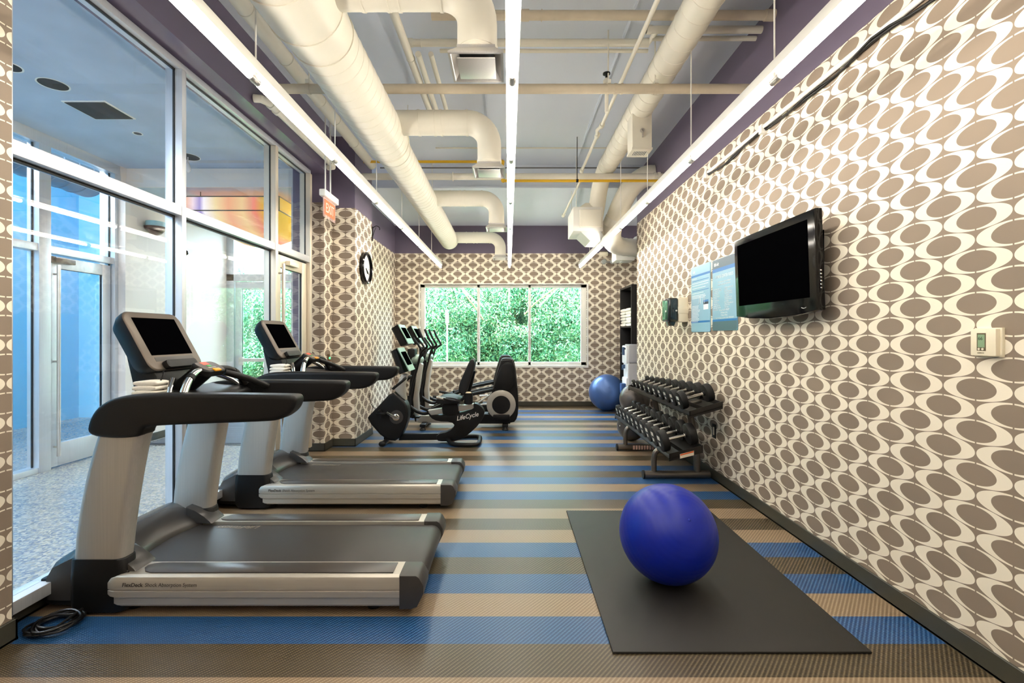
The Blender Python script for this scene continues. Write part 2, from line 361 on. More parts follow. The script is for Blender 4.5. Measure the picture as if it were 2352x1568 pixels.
d1, M1 = door('door_1', (-2.445, 4.875, .01), (0, 1, 0), .755, 2.295, ALUW, flip=-1, barpos=.07)
cl = MB().box(.22, .44, .022, .075, 2.20, 2.25, .008, M1); obj('door_closer', cl, BEIGEP, d1)
# ---------------------------------------------------------------- lobby
XL = -5.0
TERR = speckle('terrazzo', [(132, 134, 136), (150, 150, 146), (118, 124, 132), (164, 160, 150), (140, 136, 128), (100, 108, 120)], 60, .22)
struct(obj('floor.001', MB().box(-9.2, -2.52, -3, 8.3, -.05, 0), TERR, smooth=False))
lc = MB().box(-5.1, -2.62, -3, 6.07, 3.60, 3.75); lc.box(-5.1, -2.62, 6.07, 8.3, 3.36, 3.5); lc.box(-9.2, -5.0, -3, 8.3, 5.0, 5.1)
struct(obj('ceiling.001', lc, LCEIL, smooth=False))
wl = MB().box(-5.2, -4.93, 5.97, 8.25, 0, 5.0).box(-5.0, -2.62, 6.05, 6.07, 3.36, 3.6).box(-9.2, -2.62, -3.1, -3, 0, 3.75).box(-2.72, -2.62, 5.876, 8.25, 0, 3.6).box(-4.93, -4.84, 5.93, 6.0, 0, 3.36)
struct(obj('wall_front.001', wl, BEIGEW, smooth=False))
struct(obj('wall_left.001', MB().box(-7.8, -7.6, -3, 8.3, 0, 5).box(-7.8, -5.2, 8.3, 8.4, 0, 5).box(-5.1, -5.0, -3, 6, 3.75, 5), BLUEW, smooth=False))
bb('baseboard_front', [(-4.93, -4.915, 6.0, 8.25)])
L2 = obj('window_3', MB().box(-5.06, -4.94, 0, 5.97, 3.48, 3.60, .004).box(-5.06, -4.94, 0, 4.95, 0, .06, .004).box(-5.06, -4.94, 0, 5.97, 2.34, 2.42, .004), ALU); struct(L2)
for y0, y1 in ((4.93, 5.06), (5.88, 5.97), (3.2, 3.26)):
    o = obj('mullion', MB().box(-5.06, -4.93, y0, y1, 0, 3.48, .003), ALU, L2); obj('gasket', MB().box(-5.007, -4.993, y0-.012, y1+.012, .06, 3.48), GASK, o)
for y0, y1, z0, z1 in ((0, 3.2, .06, 2.34), (3.26, 4.93, .06, 2.34), (0, 3.2, 2.42, 3.48), (3.26, 4.93, 2.42, 3.48), (5.06, 5.88, 2.42, 3.48)):
    obj('window_pane', MB().box(-5.003, -4.997, y0, y1, z0, z1), GL, L2, smooth=False)
d2, M2 = door('door_2', (-5.0, 5.07, .01), (0, 1, 0), .80, 2.31, ALU, flip=-1, barpos=.07)
obj('door_closer', MB().box(.03, .26, .022, .09, 2.235, 2.285, .008, M2).box(.0, .06, .022, .06, 2.23, 2.30, .004, M2), BEZEL, d2)
# exterior storefront
L3 = obj('window_4', MB().box(-4.93, -4.80, 8.20, 8.30, 0, 3.36, .004).box(-4.93, -2.72, 8.20, 8.30, 2.40, 2.52, .004).box(-4.93, -2.72, 8.20, 8.30, 3.28, 3.36, .004).box(-3.62, -3.54, 8.20, 8.30, 0, 3.36, .004), ALU); struct(L3)
for x0, x1, z0, z1 in ((-4.80, -3.62, 2.52, 3.28), (-3.54, -2.72, .0, 2.40), (-3.54, -2.72, 2.52, 3.28)):
    obj('window_pane', MB().box(x0, x1, 8.25, 8.256, z0, z1), GL, L3, smooth=False)
d3, M3 = door('door_3', (-4.79, 8.25, .01), (1, 0, 0), 1.12, 2.38, ALU, flip=-1, pull=False)
pb = MB().box(.10, 1.02, .05, .09, .98, 1.04, .008, M3).box(.08, .16, .02, .07, .92, 1.06, .01, M3); obj('panic_bar', pb, STEEL, d3)
# entrance mat
b = MB()
t = thing('entrance_mat', 'ribbed grey entrance mat on the lobby floor before the outside door', 'mat', (-3.8, 7.1, 0))
for k in range(44): y = 6.25+k*.041; b.box(-4.8, -2.8, y, y+.026, 0.008, .02)
o = obj('rib', b, mat('mat_pile', (92, 98, 108), .8), t, smooth=False); o['kind'] = 'stuff'
obj('mat_backing', MB().box(-4.82, -2.78, 6.2, 8.08, 0, .008), DGREY, t, smooth=False)
# ceiling holes and bulbs
def hole(x, y, r, bulb, lab):
    t = thing('ceiling_opening', lab, 'ceiling opening', (x, y, 3.6))
    obj('rim', MB().lathe([(r, -.001), (r+.012, -.004), (r+.012, .0), (r, 0)], (x, y, 3.6), 'z', 28), WHITE, t)
    obj('recess_shade', MB().lathe([(r, -.003), (r, -.0015)], (x, y, 3.6), 'z', 28), DARK, t)  # flat disc under the ceiling, its dark colour painted as the hole's shade
    if bulb:
        obj('cable', MB().tube([(x, y, 3.6), (x, y, 3.50)], .005, 8), WHITE, t)
        obj('bulb', MB().lathe([(.012, .09), (.022, .06), (.035, .02), (.03, -.01), (.01, -.03)], (x, y, 3.44), 'z', 20), mat('frosted_bulb', (215, 215, 215), .2), t)
hole(-3.90, 4.02, .10, False, 'round dark cut-out in the lobby ceiling, without a bulb')
hole(-3.86, 5.65, .12, True, 'round dark cut-out in the lobby ceiling with a bare bulb hanging from it')
hole(-3.95, 5.0, .035, False, 'very small round dark cut-out in the lobby ceiling by the square one')
hole(-4.0, 3.75, .08, False, 'round cut-out in the lobby ceiling closest to the papered stub wall')
t = thing('ceiling_hatch', 'square dark hatch opening in the lobby ceiling', 'ceiling opening', (-3.9, 4.5, 3.6))
obj('rim', MB().box(-4.10, -3.70, 4.30, 4.66, 3.592, 3.60), WHITE, t, smooth=False); obj('recess_shade', MB().box(-4.085, -3.715, 4.315, 4.645, 3.588, 3.593), DARK, t, smooth=False)  # flat dark panel painted as the shade within the hatch
# fabric pendant
t = thing('fabric_pendant_lamp', 'large striped fabric box pendant glowing in the lobby beyond the glass', 'lamp', (-3.65, 6.85, 2.9))
def fabric(name, es):
    m, N, L, b = nodes(name); g = N.new('ShaderNodeNewGeometry'); s = N.new('ShaderNodeSeparateXYZ'); L.new(g.outputs['Position'], s.inputs[0])
    u = mth(N, L, 'MULTIPLY', mth(N, L, 'ADD', s.outputs['X'], 4.3), .77); r = N.new('ShaderNodeValToRGB'); L.new(u, r.inputs[0])
    cs = [(0, (232, 160, 100)), (.10, (228, 200, 205)), (.17, (150, 130, 190)), (.21, (240, 226, 226)), (.33, (235, 205, 150)), (.46, (232, 160, 120)), (.60, (235, 195, 140)), (.72, (225, 130, 110)), (.80, (206, 160, 60)), (.95, (210, 172, 50))]
    for i, (p, c) in enumerate(cs):
        e = r.color_ramp.elements[i] if i < 2 else r.color_ramp.elements.new(p); e.position = p; e.color = srgb(*c)
    n = N.new('ShaderNodeTexNoise'); mp = N.new('ShaderNodeMapping'); mp.inputs['Scale'].default_value = (60, 60, 1.5); L.new(g.outputs['Position'], mp.inputs[0]); L.new(mp.outputs[0], n.inputs[0])
    mx = N.new('ShaderNodeMix'); mx.data_type = 'RGBA'; mx.blend_type = 'MULTIPLY'; mx.inputs[0].default_value = .5; L.new(r.outputs[0], mx.inputs[6]); L.new(n.outputs[1], mx.inputs[7])
    L.new(r.outputs[0], b.inputs['Base Color']); L.new(r.outputs[0], b.inputs['Emission Color']); b.inputs['Emission Strength'].default_value = es; b.inputs['Roughness'].default_value = .8
    return m
FAB = fabric('striped_fabric', .30)
x0, x1, y0, y1, z0, z1 = -4.3, -3.03, 6.2, 7.55, 3.10, 3.285
obj('shade_side', MB().box(x0, x1, y0, y0+.006, z0, z1).box(x1-.006, x1, y0, y1, z0, z1).box(x0, x0+.006, y0, y1, z0, z1).box(x0, x1, y1, y1+.006, z0, z1), FAB, t, smooth=False)
R = []
for i in range(13):
    u = i/12; R.append([(x0+(x1-x0)*u, y0+(y1-y0)*v/12, z0-.36*math.sin(PI*min(1, u*1.0))**.8*math.sin(PI*v/12)**.7) for v in range(13)])
obj('shade_belly', MB().rings(R, closed=False, caps=False), FAB, t)
fr = MB()
for z in (z0, z1):
    fr.tube([(x0, y0, z), (x1, y0, z), (x1, y1, z), (x0, y1, z)], .008, 6, loop=True)
for x, y in ((x0, y0), (x1, y0), (x1, y1), (x0, y1)): fr.cyl((x, y, z0), (x, y, z1), .008, 6)
obj('lamp_frame', fr, DGREY, t)
for x in (-4.1, -3.1): obj('hook', MB().cyl((x, 6.25, z1), (x, 6.25, 3.36), .006, 6), DGREY, t)
t = thing('linear_pendant', 'slim pale linear pendant hanging by two rods beneath the fabric lamp', 'lamp', (-3.2, 7.9, 2.7))
obj('lamp_body', MB().box(-3.75, -3.05, 7.86, 7.94, 2.62, 2.68, .008), WHITE, t); obj('rod', MB().cyl((-3.55, 7.9, 2.68), (-3.55, 7.9, 3.36), .006, 8), DGREY, t); obj('rod', MB().cyl((-3.45, 7.9, 2.68), (-3.45, 7.9, 3.36), .006, 8), DGREY, t)
# camera dome and wall sconce on the beige wall
P = Vector((-4.93, 7.05, 2.70))
t = thing('security_camera', 'small dome security camera on the beige lobby wall', 'camera', P)
obj('dome_housing', MB().sphere(P+Vector((.04, 0, 0)), .065, 20, 10, (1, 1, .8)), WHITE, t); obj('lens', MB().sphere(P+Vector((.085, -.01, -.01)), .04, 16, 8), BLKG, t)
P = Vector((-4.93, 6.42, 2.93))
t = thing('wall_sconce', 'half-bowl glass and bronze sconce on the beige lobby wall', 'lamp', P)
obj('bowl', MB().lathe([(.01, -.12), (.07, -.09), (.12, -.03), (.13, 0)], P+Vector((.10, 0, 0)), 'z', 24), mat('bronze', (70, 45, 38), .35, .6), t)
obj('glass_collar', MB().lathe([(.11, 0), (.11, .07), (.10, .07), (.10, 0)], P+Vector((.10, 0, 0)), 'z', 24), mat('aqua_glass', (150, 200, 212), .2), t)
# galvanised duct in the blue room
t = thing('galvanised_duct', 'large bare galvanised round duct in the blue room beyond the lobby', 'duct', (-6.4, 6, 3.9))
prof = []; y = -2.5
while y < 7.0: prof += [(.30, y), (.30, y+.20), (.309, y+.21), (.309, y+.22)]; y += .23
obj('duct_shell', MB().lathe(prof+[(.30, 7.0), (.27, 7.1), (.27, 7.14)], (-6.4, 0, 3.86), 'y', 36), GALV, t)
obj('hanger', MB().tube([(-6.4, 6.2, 5.0), (-6.4, 6.2, 4.15)], .006, 6), DGREY, t)
# ---------------------------------------------------------------- fluorescent strip lights
TM = mat('lit_tube', (255, 250, 240), .5, var=0, emit=(1, .93, .83), es=TUBE)
ZL = 1.45+1.365; JP = 1.14
def strip(x, lab, crod):
    t = thing('strip_light', lab, 'light', (x, 4, ZL), 'suspended fluorescent strip rows')
    ye = 9.317; n = 10; ya = ye-n*JP
    obj('channel', MB().prism([(x-.033, ZL+.02), (x+.033, ZL+.02), (x+.031, ZL+.075), (x-.031, ZL+.075)], 'y', ya, ye, .003), WHITE, t)
    for k in range(n):
        a = ya+k*JP; o = obj('lamp_tube', MB().lathe([(.006, .02), (.0185, .025), (.0185, JP-.025), (.006, JP-.02)], (x, a, ZL-.012), 'y', 16), TM, t)
        obj('tube_cap', MB().lathe([(.0190, -.04), (.0195, .04)], (x, a, ZL-.012), 'y', 14), STEEL, t)
        obj('lamp_holder', MB().box(x-.014, x+.014, a-.014, a+.014, ZL-.03, ZL+.022, .004), WHITE, t)
        r = MB().cyl((x, a+.02, ZL+.075), (x, a+.02, 4.05 if a < 7 else 3.69), .0045, 8)
        obj('hanger_rod', r, crod, t)
    return t
strip(-1.345, 'row of bare fluorescent tubes hung along the glazed lobby wall', WHITE)
strip(.02, 'middle row of bare fluorescent tubes running to above the window centre', WHITE)
strip(1.415, 'row of bare fluorescent tubes hung along the television wall', WHITE)
# ---------------------------------------------------------------- ducts
def spiral(b, x, z, r, y0, y1, pitch=.108, seg=40, rid=.0035):
    """spiral seam duct along y"""
    R = []; y = y0
    def ring(yy, rr): R.append([(x+rr*math.cos(2*PI*k/seg), yy+pitch*(k/seg-.5)*.0, z+rr*math.sin(2*PI*k/seg)) for k in range(seg)])
    while y < y1-pitch:
        ring(y, r); ring(y+pitch-.010, r); ring(y+pitch-.007, r+rid); ring(y+pitch-.003, r+rid); y += pitch
    ring(y, r); ring(y1, r); b.rings(R); return b
def band(b, x, z, r, y, h=.02): return b.lathe([(r, y-h/2), (r+.006, y-h/2), (r+.006, y+h/2), (r, y+h/2)], (x, 0, z), 'y', 40)
MX, MZ = -1.138, 1.45+1.824
t = thing('supply_duct', 'thick cream spiral duct with four curved branches beside the middle lights', 'duct', (MX, 5, MZ))
b = MB(); spiral(b, MX, MZ, .195, 2.85, 4.42); obj('duct_run', b, CREAM, t)
obj('duct_run', MB().lathe([(.215, -2.4), (.215, 2.62), (.195, 2.85)], (MX, 0, MZ), 'y', 40), CREAM, t)
b = MB(); spiral(b, MX, MZ, .168, 4.62, 9.0); b.lathe([(.168, 9.0), (.172, 9.02), (.15, 9.06), (.10, 9.075), (.001, 9.08)], (MX, 0, MZ), 'y', 40); obj('duct_run', b, CREAM, t)
obj('reducer', MB().lathe([(.195, 4.42), (.197, 4.45), (.17, 4.60), (.168, 4.62)], (MX, 0, MZ), 'y', 40), CREAM, t)
for y, r in ((1.2, .215), (2.05, .215), (2.3, .215), (2.62, .215), (2.85, .197), (4.42, .197), (4.62, .17)): obj('joint_band', band(MB(), MX, MZ, r, y), CREAM, t)
ZB = 1.45+1.885
for bi, (D, zz, xe, rad) in enumerate(((2.55, ZB, -.17, .108), (4.2, 1.45+1.90, -.172, .106), (6.45, 1.45+1.88, -.165, .106), (8.93, 1.45+1.86, -.155, .104))):
    br = MB(); path = [(MX+.10, D, zz)]; n = 10; Rb = .20; zd = 1.45+1.52
    path += [(-.62, D, zz), (xe-Rb, D, zz)]
    for k in range(1, n+1): a = PI/2*k/n; path.append((xe-Rb+Rb*math.sin(a), D, zz-Rb+Rb*math.cos(a)))
    path.append((xe, D, zd)); br.tube(path, rad, 28); o = obj('branch_elbow', br, CREAM, t)
    for xx in (-.80, -.66, -.60, xe-Rb): obj('branch_collar', MB().lathe([(rad, xx-.008), (rad+.005, xx-.008), (rad+.005, xx+.008), (rad, xx+.008)], (0, D, zz), 'x', 28), CREAM, t)
    obj('branch_collar', MB().lathe([(rad, -.012), (rad+.004, -.012), (rad+.004, .012), (rad, .012)], (xe, D, zd+.03), 'z', 28), CREAM, t)
    # diffuser
    g = MB(); w2 = .143; z0 = 1.45+1.45
    R = [[(xe+sx*s_, D+sy*s_, z) for sx, sy in ((-1, -1), (1, -1), (1, 1), (-1, 1))] for s_, z in ((w2, z0), (w2, z0+.010), (.10, z0+.055), (.10, zd), (.096, zd), (.096, z0+.05), (w2-.012, z0))]
    g.rings(R, caps=False, loop=True); d = obj('diffuser', g, STEEL, t, smooth=False, label='square stainless diffuser')
    obj('diffuser_plate', MB().box(xe-.10, xe+.10, D-.10, D+.10, z0-.004, z0+.002, .002), STEEL, d)
    obj('diffuser_core', MB().box(xe-.092, xe+.092, D-.092, D+.092, z0+.050, z0+.052), DARK, d, smooth=False)  # dark plate gives the shade of the duct's inside
for y in (3.25, 5.3, 7.0): obj('hanger_rod', MB().tube([(MX, y, 4.05), (MX, y, MZ+.17)], .005, 6), WHITE, t)
# slimmer duct
RX, RZ = 1.339, 1.45+2.3
t = thing('return_duct', 'slim cream spiral duct near the television wall ending in a boxy unit', 'duct', (RX, 4, RZ))
b = MB(); spiral(b, RX, RZ, .123, -2.3, 6.35, .16); obj('duct_run', b, CREAM, t)
obj('drop_elbow', MB().tube(curve([(RX, 6.35, RZ), (RX, 6.6, RZ-.02), (RX-.02, 6.80, RZ-.18), (RX-.05, 6.88, RZ-.45), (RX-.10, 6.93, RZ-.72)], 5), .118, 28), CREAM, t)
ux, uy, uz = 1.18, 7.0, 1.45+1.62
b = MB().box(.93, 1.36, 6.75, 7.35, 2.95, 3.30, .01)
obj('fan_unit', b, WHITE, t)
obj('unit_collar', MB().rings([[(1.0, 6.76, 3.28), (1.34, 6.76, 3.28), (1.34, 7.1, 3.28), (1.0, 7.1, 3.28)], [(1.12, 6.84, 3.38), (1.32, 6.84, 3.38), (1.32, 7.02, 3.38), (1.12, 7.02, 3.38)]]).box(1.02, 1.33, 6.70, 6.76, 3.0, 3.25, .008), CREAM, t, smooth=False)
obj('unit_chute', MB().rings([[(1.05, 6.8, 2.95), (1.34, 6.8, 2.95), (1.34, 7.3, 2.95), (1.05, 7.3, 2.95)], [(1.22, 7.0, 2.86), (1.48, 7.0, 2.86), (1.48, 7.5, 2.86), (1.22, 7.5, 2.86)]]), WHITE, t, smooth=False)
obj('hanger_rod', MB().cyl((.98, 6.8, 3.3), (.98, 6.8, 4.05), .005, 6), WHITE, t); obj('hanger_rod', MB().cyl((.98, 7.3, 3.3), (.98, 7.3, 3.69), .005, 6), WHITE, t)
# register box
x0, x1, y0, y1, z0, z1 = 1.241, 1.436, 4.70, 4.90, 1.45+1.86, 1.45+2.24
t = thing('air_register_box', 'cream sheet-metal air register box hanging from the slim spiral duct', 'vent', (1.34, 4.8, z0))
obj('box_shell', MB().box(x0, x1, y0, y1, z0+.02, z1, .004).box(x0-.006, x1+.006, y0-.006, y1+.006, z0, z0+.022, .003), CREAM, t)
g = MB().box(x0+.035, x1-.035, y0+.05, y1-.05, z0-.002, z0+.001, mi=1)
for k in range(8): xx = x0+.04+k*.0165; g.box(xx, xx+.007, y0+.045, y1-.045, z0-.005, z0, mi=0)
obj('grille', g, [WHITE, DARK], t, smooth=False)  # dark backing colour stands for shade between the bars
obj('damper_handle', MB().lathe([(.024, 0), (.024, -.012), (.012, -.012), (.012, -.02)], (1.34, y0, z0+.19), 'y', 20).box(1.335, 1.345, y0-.02, y0-.008, z0+.12, z0+.19), STEEL, t)
# second duct by the corner: elbow + flex
t = thing('elbow_duct', 'fat cream duct elbow coming out of the television wall beyond the long pipe', 'duct', (1.8, 6.9, 3.6))
obj('duct_run', MB().tube(curve([(2.08, 6.70, 3.73), (1.95, 6.72, 3.72), (1.78, 6.78, 3.60), (1.66, 6.9, 3.38), (1.58, 7.05, 3.14)], 6), .145, 28), CREAM, t)
obj('joint_band', MB().tube(curve([(1.60, 7.02, 3.20), (1.565, 7.08, 3.10)], 2), .153, 28), WHITE, t)
obj('flex_hose', MB().tube(curve([(1.58, 7.05, 3.16), (1.60, 7.3, 2.98), (1.80, 7.7, 2.92), (2.3, 7.95, 2.92)], 10), [(.15 if k % 2 else .142) for k in range(31)], 24), WHITE, t)
t = thing('flexible_duct', 'white wrapped flexible duct hanging in the alcove by the tall cabinet', 'duct', (2.2, 8.6, 2.9))
obj('hose', MB().tube(curve([(2.02, 8.6, 2.98), (2.15, 8.62, 2.96), (2.45, 8.65, 3.14), (2.8, 8.7, 3.3)], 8), [(.17 if k % 2 else .158) for k in range(25)], 20), mat('white_wrap', (225, 225, 222), .6, bump=.6, bscale=30), t)
obj('plenum', MB().box(1.93, 2.28, 8.45, 8.8, 2.80, 3.05, .03), WHITE, t)
# ---------------------------------------------------------------- pipes
def pipe(lab, pts, r, m=CREAM, joints=(), cat='pipe', jr=1.18, name='pipe', ends=None):
    t = thing(name, lab, cat, pts[0])
    obj('pipe_run', MB().tube(pts, r, 18), m, t)
    for a, b_ in joints: obj('pipe_coupling', MB().cyl(a, b_, r*jr, 18), ends or m, t)
    return t
y1, z1 = 3.66, 1.45+2.495
pipe('insulated cream ceiling pipe crossing above all the others, closest to the camera', [(-.6, y1, z1), (XR, y1, z1)], .035, TANP, [((.10, y1, z1), (.16, y1, z1)), ((.255, y1, z1), (.262, y1, z1)), ((2.0, y1, z1), (XR, y1, z1))])
pipe('short cream ceiling pipe entering the television wall, thicker of a close pair', [(1.13, 3.84, 3.95), (XR, 3.84, 3.95)], .029, CREAM, [((1.13, 3.84, 3.95), (1.17, 3.84, 3.95))])
pipe('short cream ceiling pipe entering the television wall, thinner of a close pair', [(1.2, 3.93, 3.935), (XR, 3.93, 3.935)], .019, CREAM)
pipe('cream ceiling pipe with an elbow end, between the thick and slim ducts', [(-.86, 4.02, 3.955), (1.2, 4.02, 3.955), (1.215, 3.84, 3.955)], .03, CREAM, [((-.86, 4.02, 3.955), (-.82, 4.02, 3.955)), ((-.75, 4.02, 3.955), (-.745, 4.02, 3.955)), ((1.12, 4.02, 3.955), (1.2, 4.02, 3.955))])
pipe('thin cream ceiling pipe just beyond the pipe with the elbow end', [(-.6, 4.11, 3.94), (1.22, 4.11, 3.94)], .016, CREAM)
y4, z4 = 4.0, 1.45+2.1
pipe('stained tan pipe crossing the whole room below the ceiling', [(-1.98, y4, z4), (XR, y4, z4)], .039, TANP, [((.90, y4, z4), (.92, y4, z4)), ((.84, y4, z4), (.86, y4, z4)), ((1.24, y4, z4), (1.27, y4, z4)), ((.955, y4, z4), (.975, y4, z4)), ((-1.72, y4, z4), (-1.69, y4, z4))], jr=1.1)
o = thing('pipe_hanger', 'strap hanger rods carrying the stained tan pipe', 'hanger', (.85, y4, z4))
for x in (-1.7, .85, 1.25): obj('hanger_rod', MB().cyl((x, y4, z4+.03), (x, y4, 4.05), .006, 8).box(x-.015, x+.015, y4-.043, y4+.043, z4+.03, z4+.06), CREAM, o)
y5, z5 = 6.3, 1.45+2.13
pipe('thick cream pipe crossing the room right above the yellow gas pipe', [(-2.0, y5, z5), (XR, y5, z5)], .044, CREAM, [((1.95, y5, z5), (1.975, y5, z5)), ((2.0, y5, z5), (2.03, y5, z5)), ((-.75, y5, z5), (-.742, y5, z5))], jr=1.35)
y6 = 6.15
t = thing('gas_pipe', 'yellow painted gas pipe stepping down by the middle light row', 'pipe', (0, y6, 3.5))
obj('pipe_run', MB().tube([(-1.9, y6, 3.725), (-.095, y6, 3.725), (-.075, y6, 3.705), (-.075, y6, 3.495), (-.055, y6, 3.475), (XR, y6, 3.475)], .0175, 14), YEL, t)
obj('pipe_coupling', MB().sphere((-.08, y6, 3.72), .03, 14, 8).sphere((-.07, y6, 3.48), .03, 14, 8), YEL, t)
obj('pipe_band', MB().cyl((.885, y6, 3.475), (.915, y6, 3.475), .021, 14).cyl((.9, y6, 3.49), (.9, y6, 4.05), .005, 6), BLK, t)
X8 = 1.0
pipe('thin cream sprinkler pipe running lengthwise by the slim duct', [(X8, -2, 3.70), (X8, 5.05, 3.70), (X8-.03, 5.15, 3.70), (X8, 5.3, 3.70), (X8, 6.42, 3.70), (1.03, 6.5, 3.66), (.928, 8.0, 3.476)], .017, CREAM, [((X8, 5.0, 3.70), (X8, 5.06, 3.70)), ((X8, 5.25, 3.70), (X8, 5.32, 3.70)), ((X8, 6.36, 3.70), (X8, 6.44, 3.70)), ((.934, 7.92, 3.486), (.929, 7.98, 3.479))], jr=1.6)
t = thing('sprinkler_valve', 'cream valve stub with small black wheel handle on the tan pipe', 'valve', (.84, 4.0, 3.5))
obj('valve_body', MB().cyl((.84, 4.02, 3.36), (.84, 4.02, 3.62), .016, 14).lathe([(.016, 0), (.03, .01), (.03, .04), (.014, .06)], (.84, 4.02, 3.59), 'z', 16), CREAM, t)
obj('hand_wheel', MB().lathe([(.006, 0), (.012, .01), (.01, .03), (.032, .035), (.032, .045), (.01, .05)], (.84, 4.02, 3.65), 'z', 16), BLK, t)
pipe('insulated cream pipe running lengthwise above the thick duct, near the bulkhead', [(-1.85, -2, 3.75), (-1.85, 6.35, 3.75)], .058, CREAM, [((-1.85, y, 3.75), (-1.85, y+.012, 3.75)) for y in (1.8, 3.3, 3.9, 4.6, 5.0, 5.6)], jr=1.1)
pipe('lengthwise cream pipe with a black band, thickest of three close to the middle branch', [(-.865, 3.3, 3.87), (-.845, 5.1, 3.87)], .034, CREAM, [((-.862, 3.45, 3.87), (-.861, 3.49, 3.87)), ((-.855, 4.1, 3.87), (-.855, 4.11, 3.87))], jr=1.12)
pipe('lengthwise cream pipe between two others, beyond the thick duct', [(-.775, 4.02, 3.86), (-.775, 5.2, 3.86)], .026, CREAM, [((-.775, 4.5, 3.86), (-.775, 4.51, 3.86))])
pipe('lengthwise cream pipe, thinnest of three beyond the thick duct', [(-.665, 4.02, 3.86), (-.665, 5.25, 3.86)], .022, CREAM)
pipe('white pipe hugging the purple bulkhead with a capped elbow at its start', [(-2.235, 4.12, 3.53), (-2.18, 4.13, 3.53), (-2.14, 4.20, 3.53), (-2.14, 5.72, 3.53), (-2.17, 5.80, 3.53), (-2.24, 5.82, 3.53)], .034, CREAM, [((-2.14, 4.21, 3.53), (-2.14, 4.25, 3.53)), ((-2.14, 4.32, 3.53), (-2.14, 4.36, 3.53)), ((-2.14, 5.6, 3.53), (-2.14, 5.64, 3.53))], jr=1.3)
pipe('thin white conduit crossing the ceiling between the tan pipe and the gas pipe', [(-1.0, 6.44, 4.02), (1.8, 6.44, 4.02)], .009, CREAM)
pipe('thin grey conduit crossing just in front of the ceiling step', [(-1.9, 6.95, 3.93), (2.0, 6.95, 3.93)], .010, mat('grey_conduit', (120, 120, 118), .4, .5))
pipe('short angled pipe on the bulkhead above the first tube joint', [(-2.24, 2.9, 3.95), (-1.9, 3.05, 3.92)], .02, CREAM, [((-1.95, 3.03, 3.925), (-1.93, 3.04, 3.92))])
# conduit with cable on the television wall
t = thing('wall_conduit', 'white wall conduit with a black cable sagging beneath it', 'conduit', (2.05, 3.5, 3.12))
obj('pipe_run', MB().tube([(2.045, -.5, 3.12), (2.045, 4.87, 3.12)], .017, 14), WHITE, t)
for y in (3.75, 4.80, 1.6): obj('pipe_clip', MB().box(2.02, XR, y, y+.045, 3.07, 3.14, .004), WHITE, t)
cp = [(2.05+.012*math.sin(y*9), y, 3.085+.012*math.sin(y*5.3)) for y in [i*.12-.5 for i in range(45)]]
obj('cable', MB().tube(cp, .009, 8).tube([(x-.012, y, z-.012*math.cos(y*11)) for x, y, z in cp], .007, 8), BLK, t)
# ---------------------------------------------------------------- on the walls
t = thing('television', 'wide black flat television mounted on the papered wall', 'television', (1.95, 3.45, 1.9))
tv = MB(); M = Matrix.Translation((1.92, 3.455, 1.918)) @ Matrix.Rotation(math.radians(.5), 4, 'Z') @ Matrix.Rotation(math.radians(-2), 4, 'Y')
poly = [(-.515, .33), (.515, .33), (.515, -.31), (.3, -.335), (0, -.345), (-.3, -.335), (-.515, -.31)]
obj('casing', tv.prism(poly, 'x', 0, .055, .012, M).box(.05, .085, -.33, .33, -.22, .2, .02, M), BLKG, t)
obj('screen', MB().box(-.003, .002, -.445, .455, -.225, .275, M=M), SCREEN, t, smooth=False)
for k in range(6): obj('side_button', MB().lathe([(.004, -.004), (.006, 0)], M @ Vector((.03, -.515, -.06-.022*k)), 'y', 10), CHROME, t)
obj('maker_mark', MB().tube([M @ Vector((-.003, -.41+.012*k, -.285-.006*math.sin(PI*k/4))) for k in range(5)], .0018, 6), WHITE, t)
obj('wall_bracket', MB().box(2.04, XR, 3.2, 3.7, 1.72, 2.16, .004).box(1.98, 2.06, 3.06, 3.09, 1.74, 2.14, .004).box(1.97, 2.06, 3.06, 3.5, 1.74, 1.79, .004).box(1.97, 2.06, 3.06, 3.5, 2.08, 2.14, .004), BLK, t)
# rules signs
SB = mat('sign_pale_blue', (136, 178, 200), .35, var=.02); SBL = mat('sign_blue', (22, 108, 178), .35, var=0); SG = mat('sign_slate', (70, 92, 108), .35, var=0); SW = mat('sign_white_print', (232, 238, 240), .4, var=0)
XW = XR
RT = (PI/2, 0, -PI/2)     # text that reads on a wall facing -X
def sign(name, lab, y0, y1, z0, z1, dark):
    t = thing(name, lab, 'sign', (XW, (y0+y1)/2, z0)); x = XW-.010
    b = MB().prism([(a+(y0+y1)/2, c+(z0+z1)/2) for a, c in rrect(y1-y0, z1-z0, .02)], 'x', x, XW, .002); obj('panel', b, SB, t)
    xs = x-.0008
    if dark:
        obj('header_band', MB().prism([(y0+.002, z1-.09), (y1-.002, z1-.09), (y1-.002, z1-.02), (y1-.02, z1-.002), (y0+.02, z1-.002), (y0+.002, z1-.02)], 'x', xs, x), SG, t, smooth=False)
        obj('footer_band', MB().prism([(y0+.002, z0+.09), (y1-.002, z0+.09), (y1-.002, z0+.02), (y1-.02, z0+.002), (y0+.02, z0+.002), (y0+.002, z0+.02)], 'x', xs, x), SG, t, smooth=False)
        L_ = ((.002, .002, z1-.125, z1-.09), (.002, .002, z0+.09, z0+.11))
    else: L_ = ((.002, .002, z1-.118, z1-.095), (.03, .04, z1-.165, z1-.158), (.03, .04, z1-.275, z1-.268), (.002, .002, z0+.10, z0+.12))
    for a, c, za, zb in L_: obj('stripe', MB().box(xs, x, y0+a, y1-c, za, zb), SBL, t, smooth=False)
    return t, xs
y0, y1, z0, z1 = 4.80, 5.295, 1.487, 2.207
t, xs = sign('information_sign', 'paler blue wall sign of small print with thin blue stripes', y0, y1, z0, z1, False)
text('lettering', 'loft', .046, (xs, y1-.05, z1-.075), RT, SW, t)
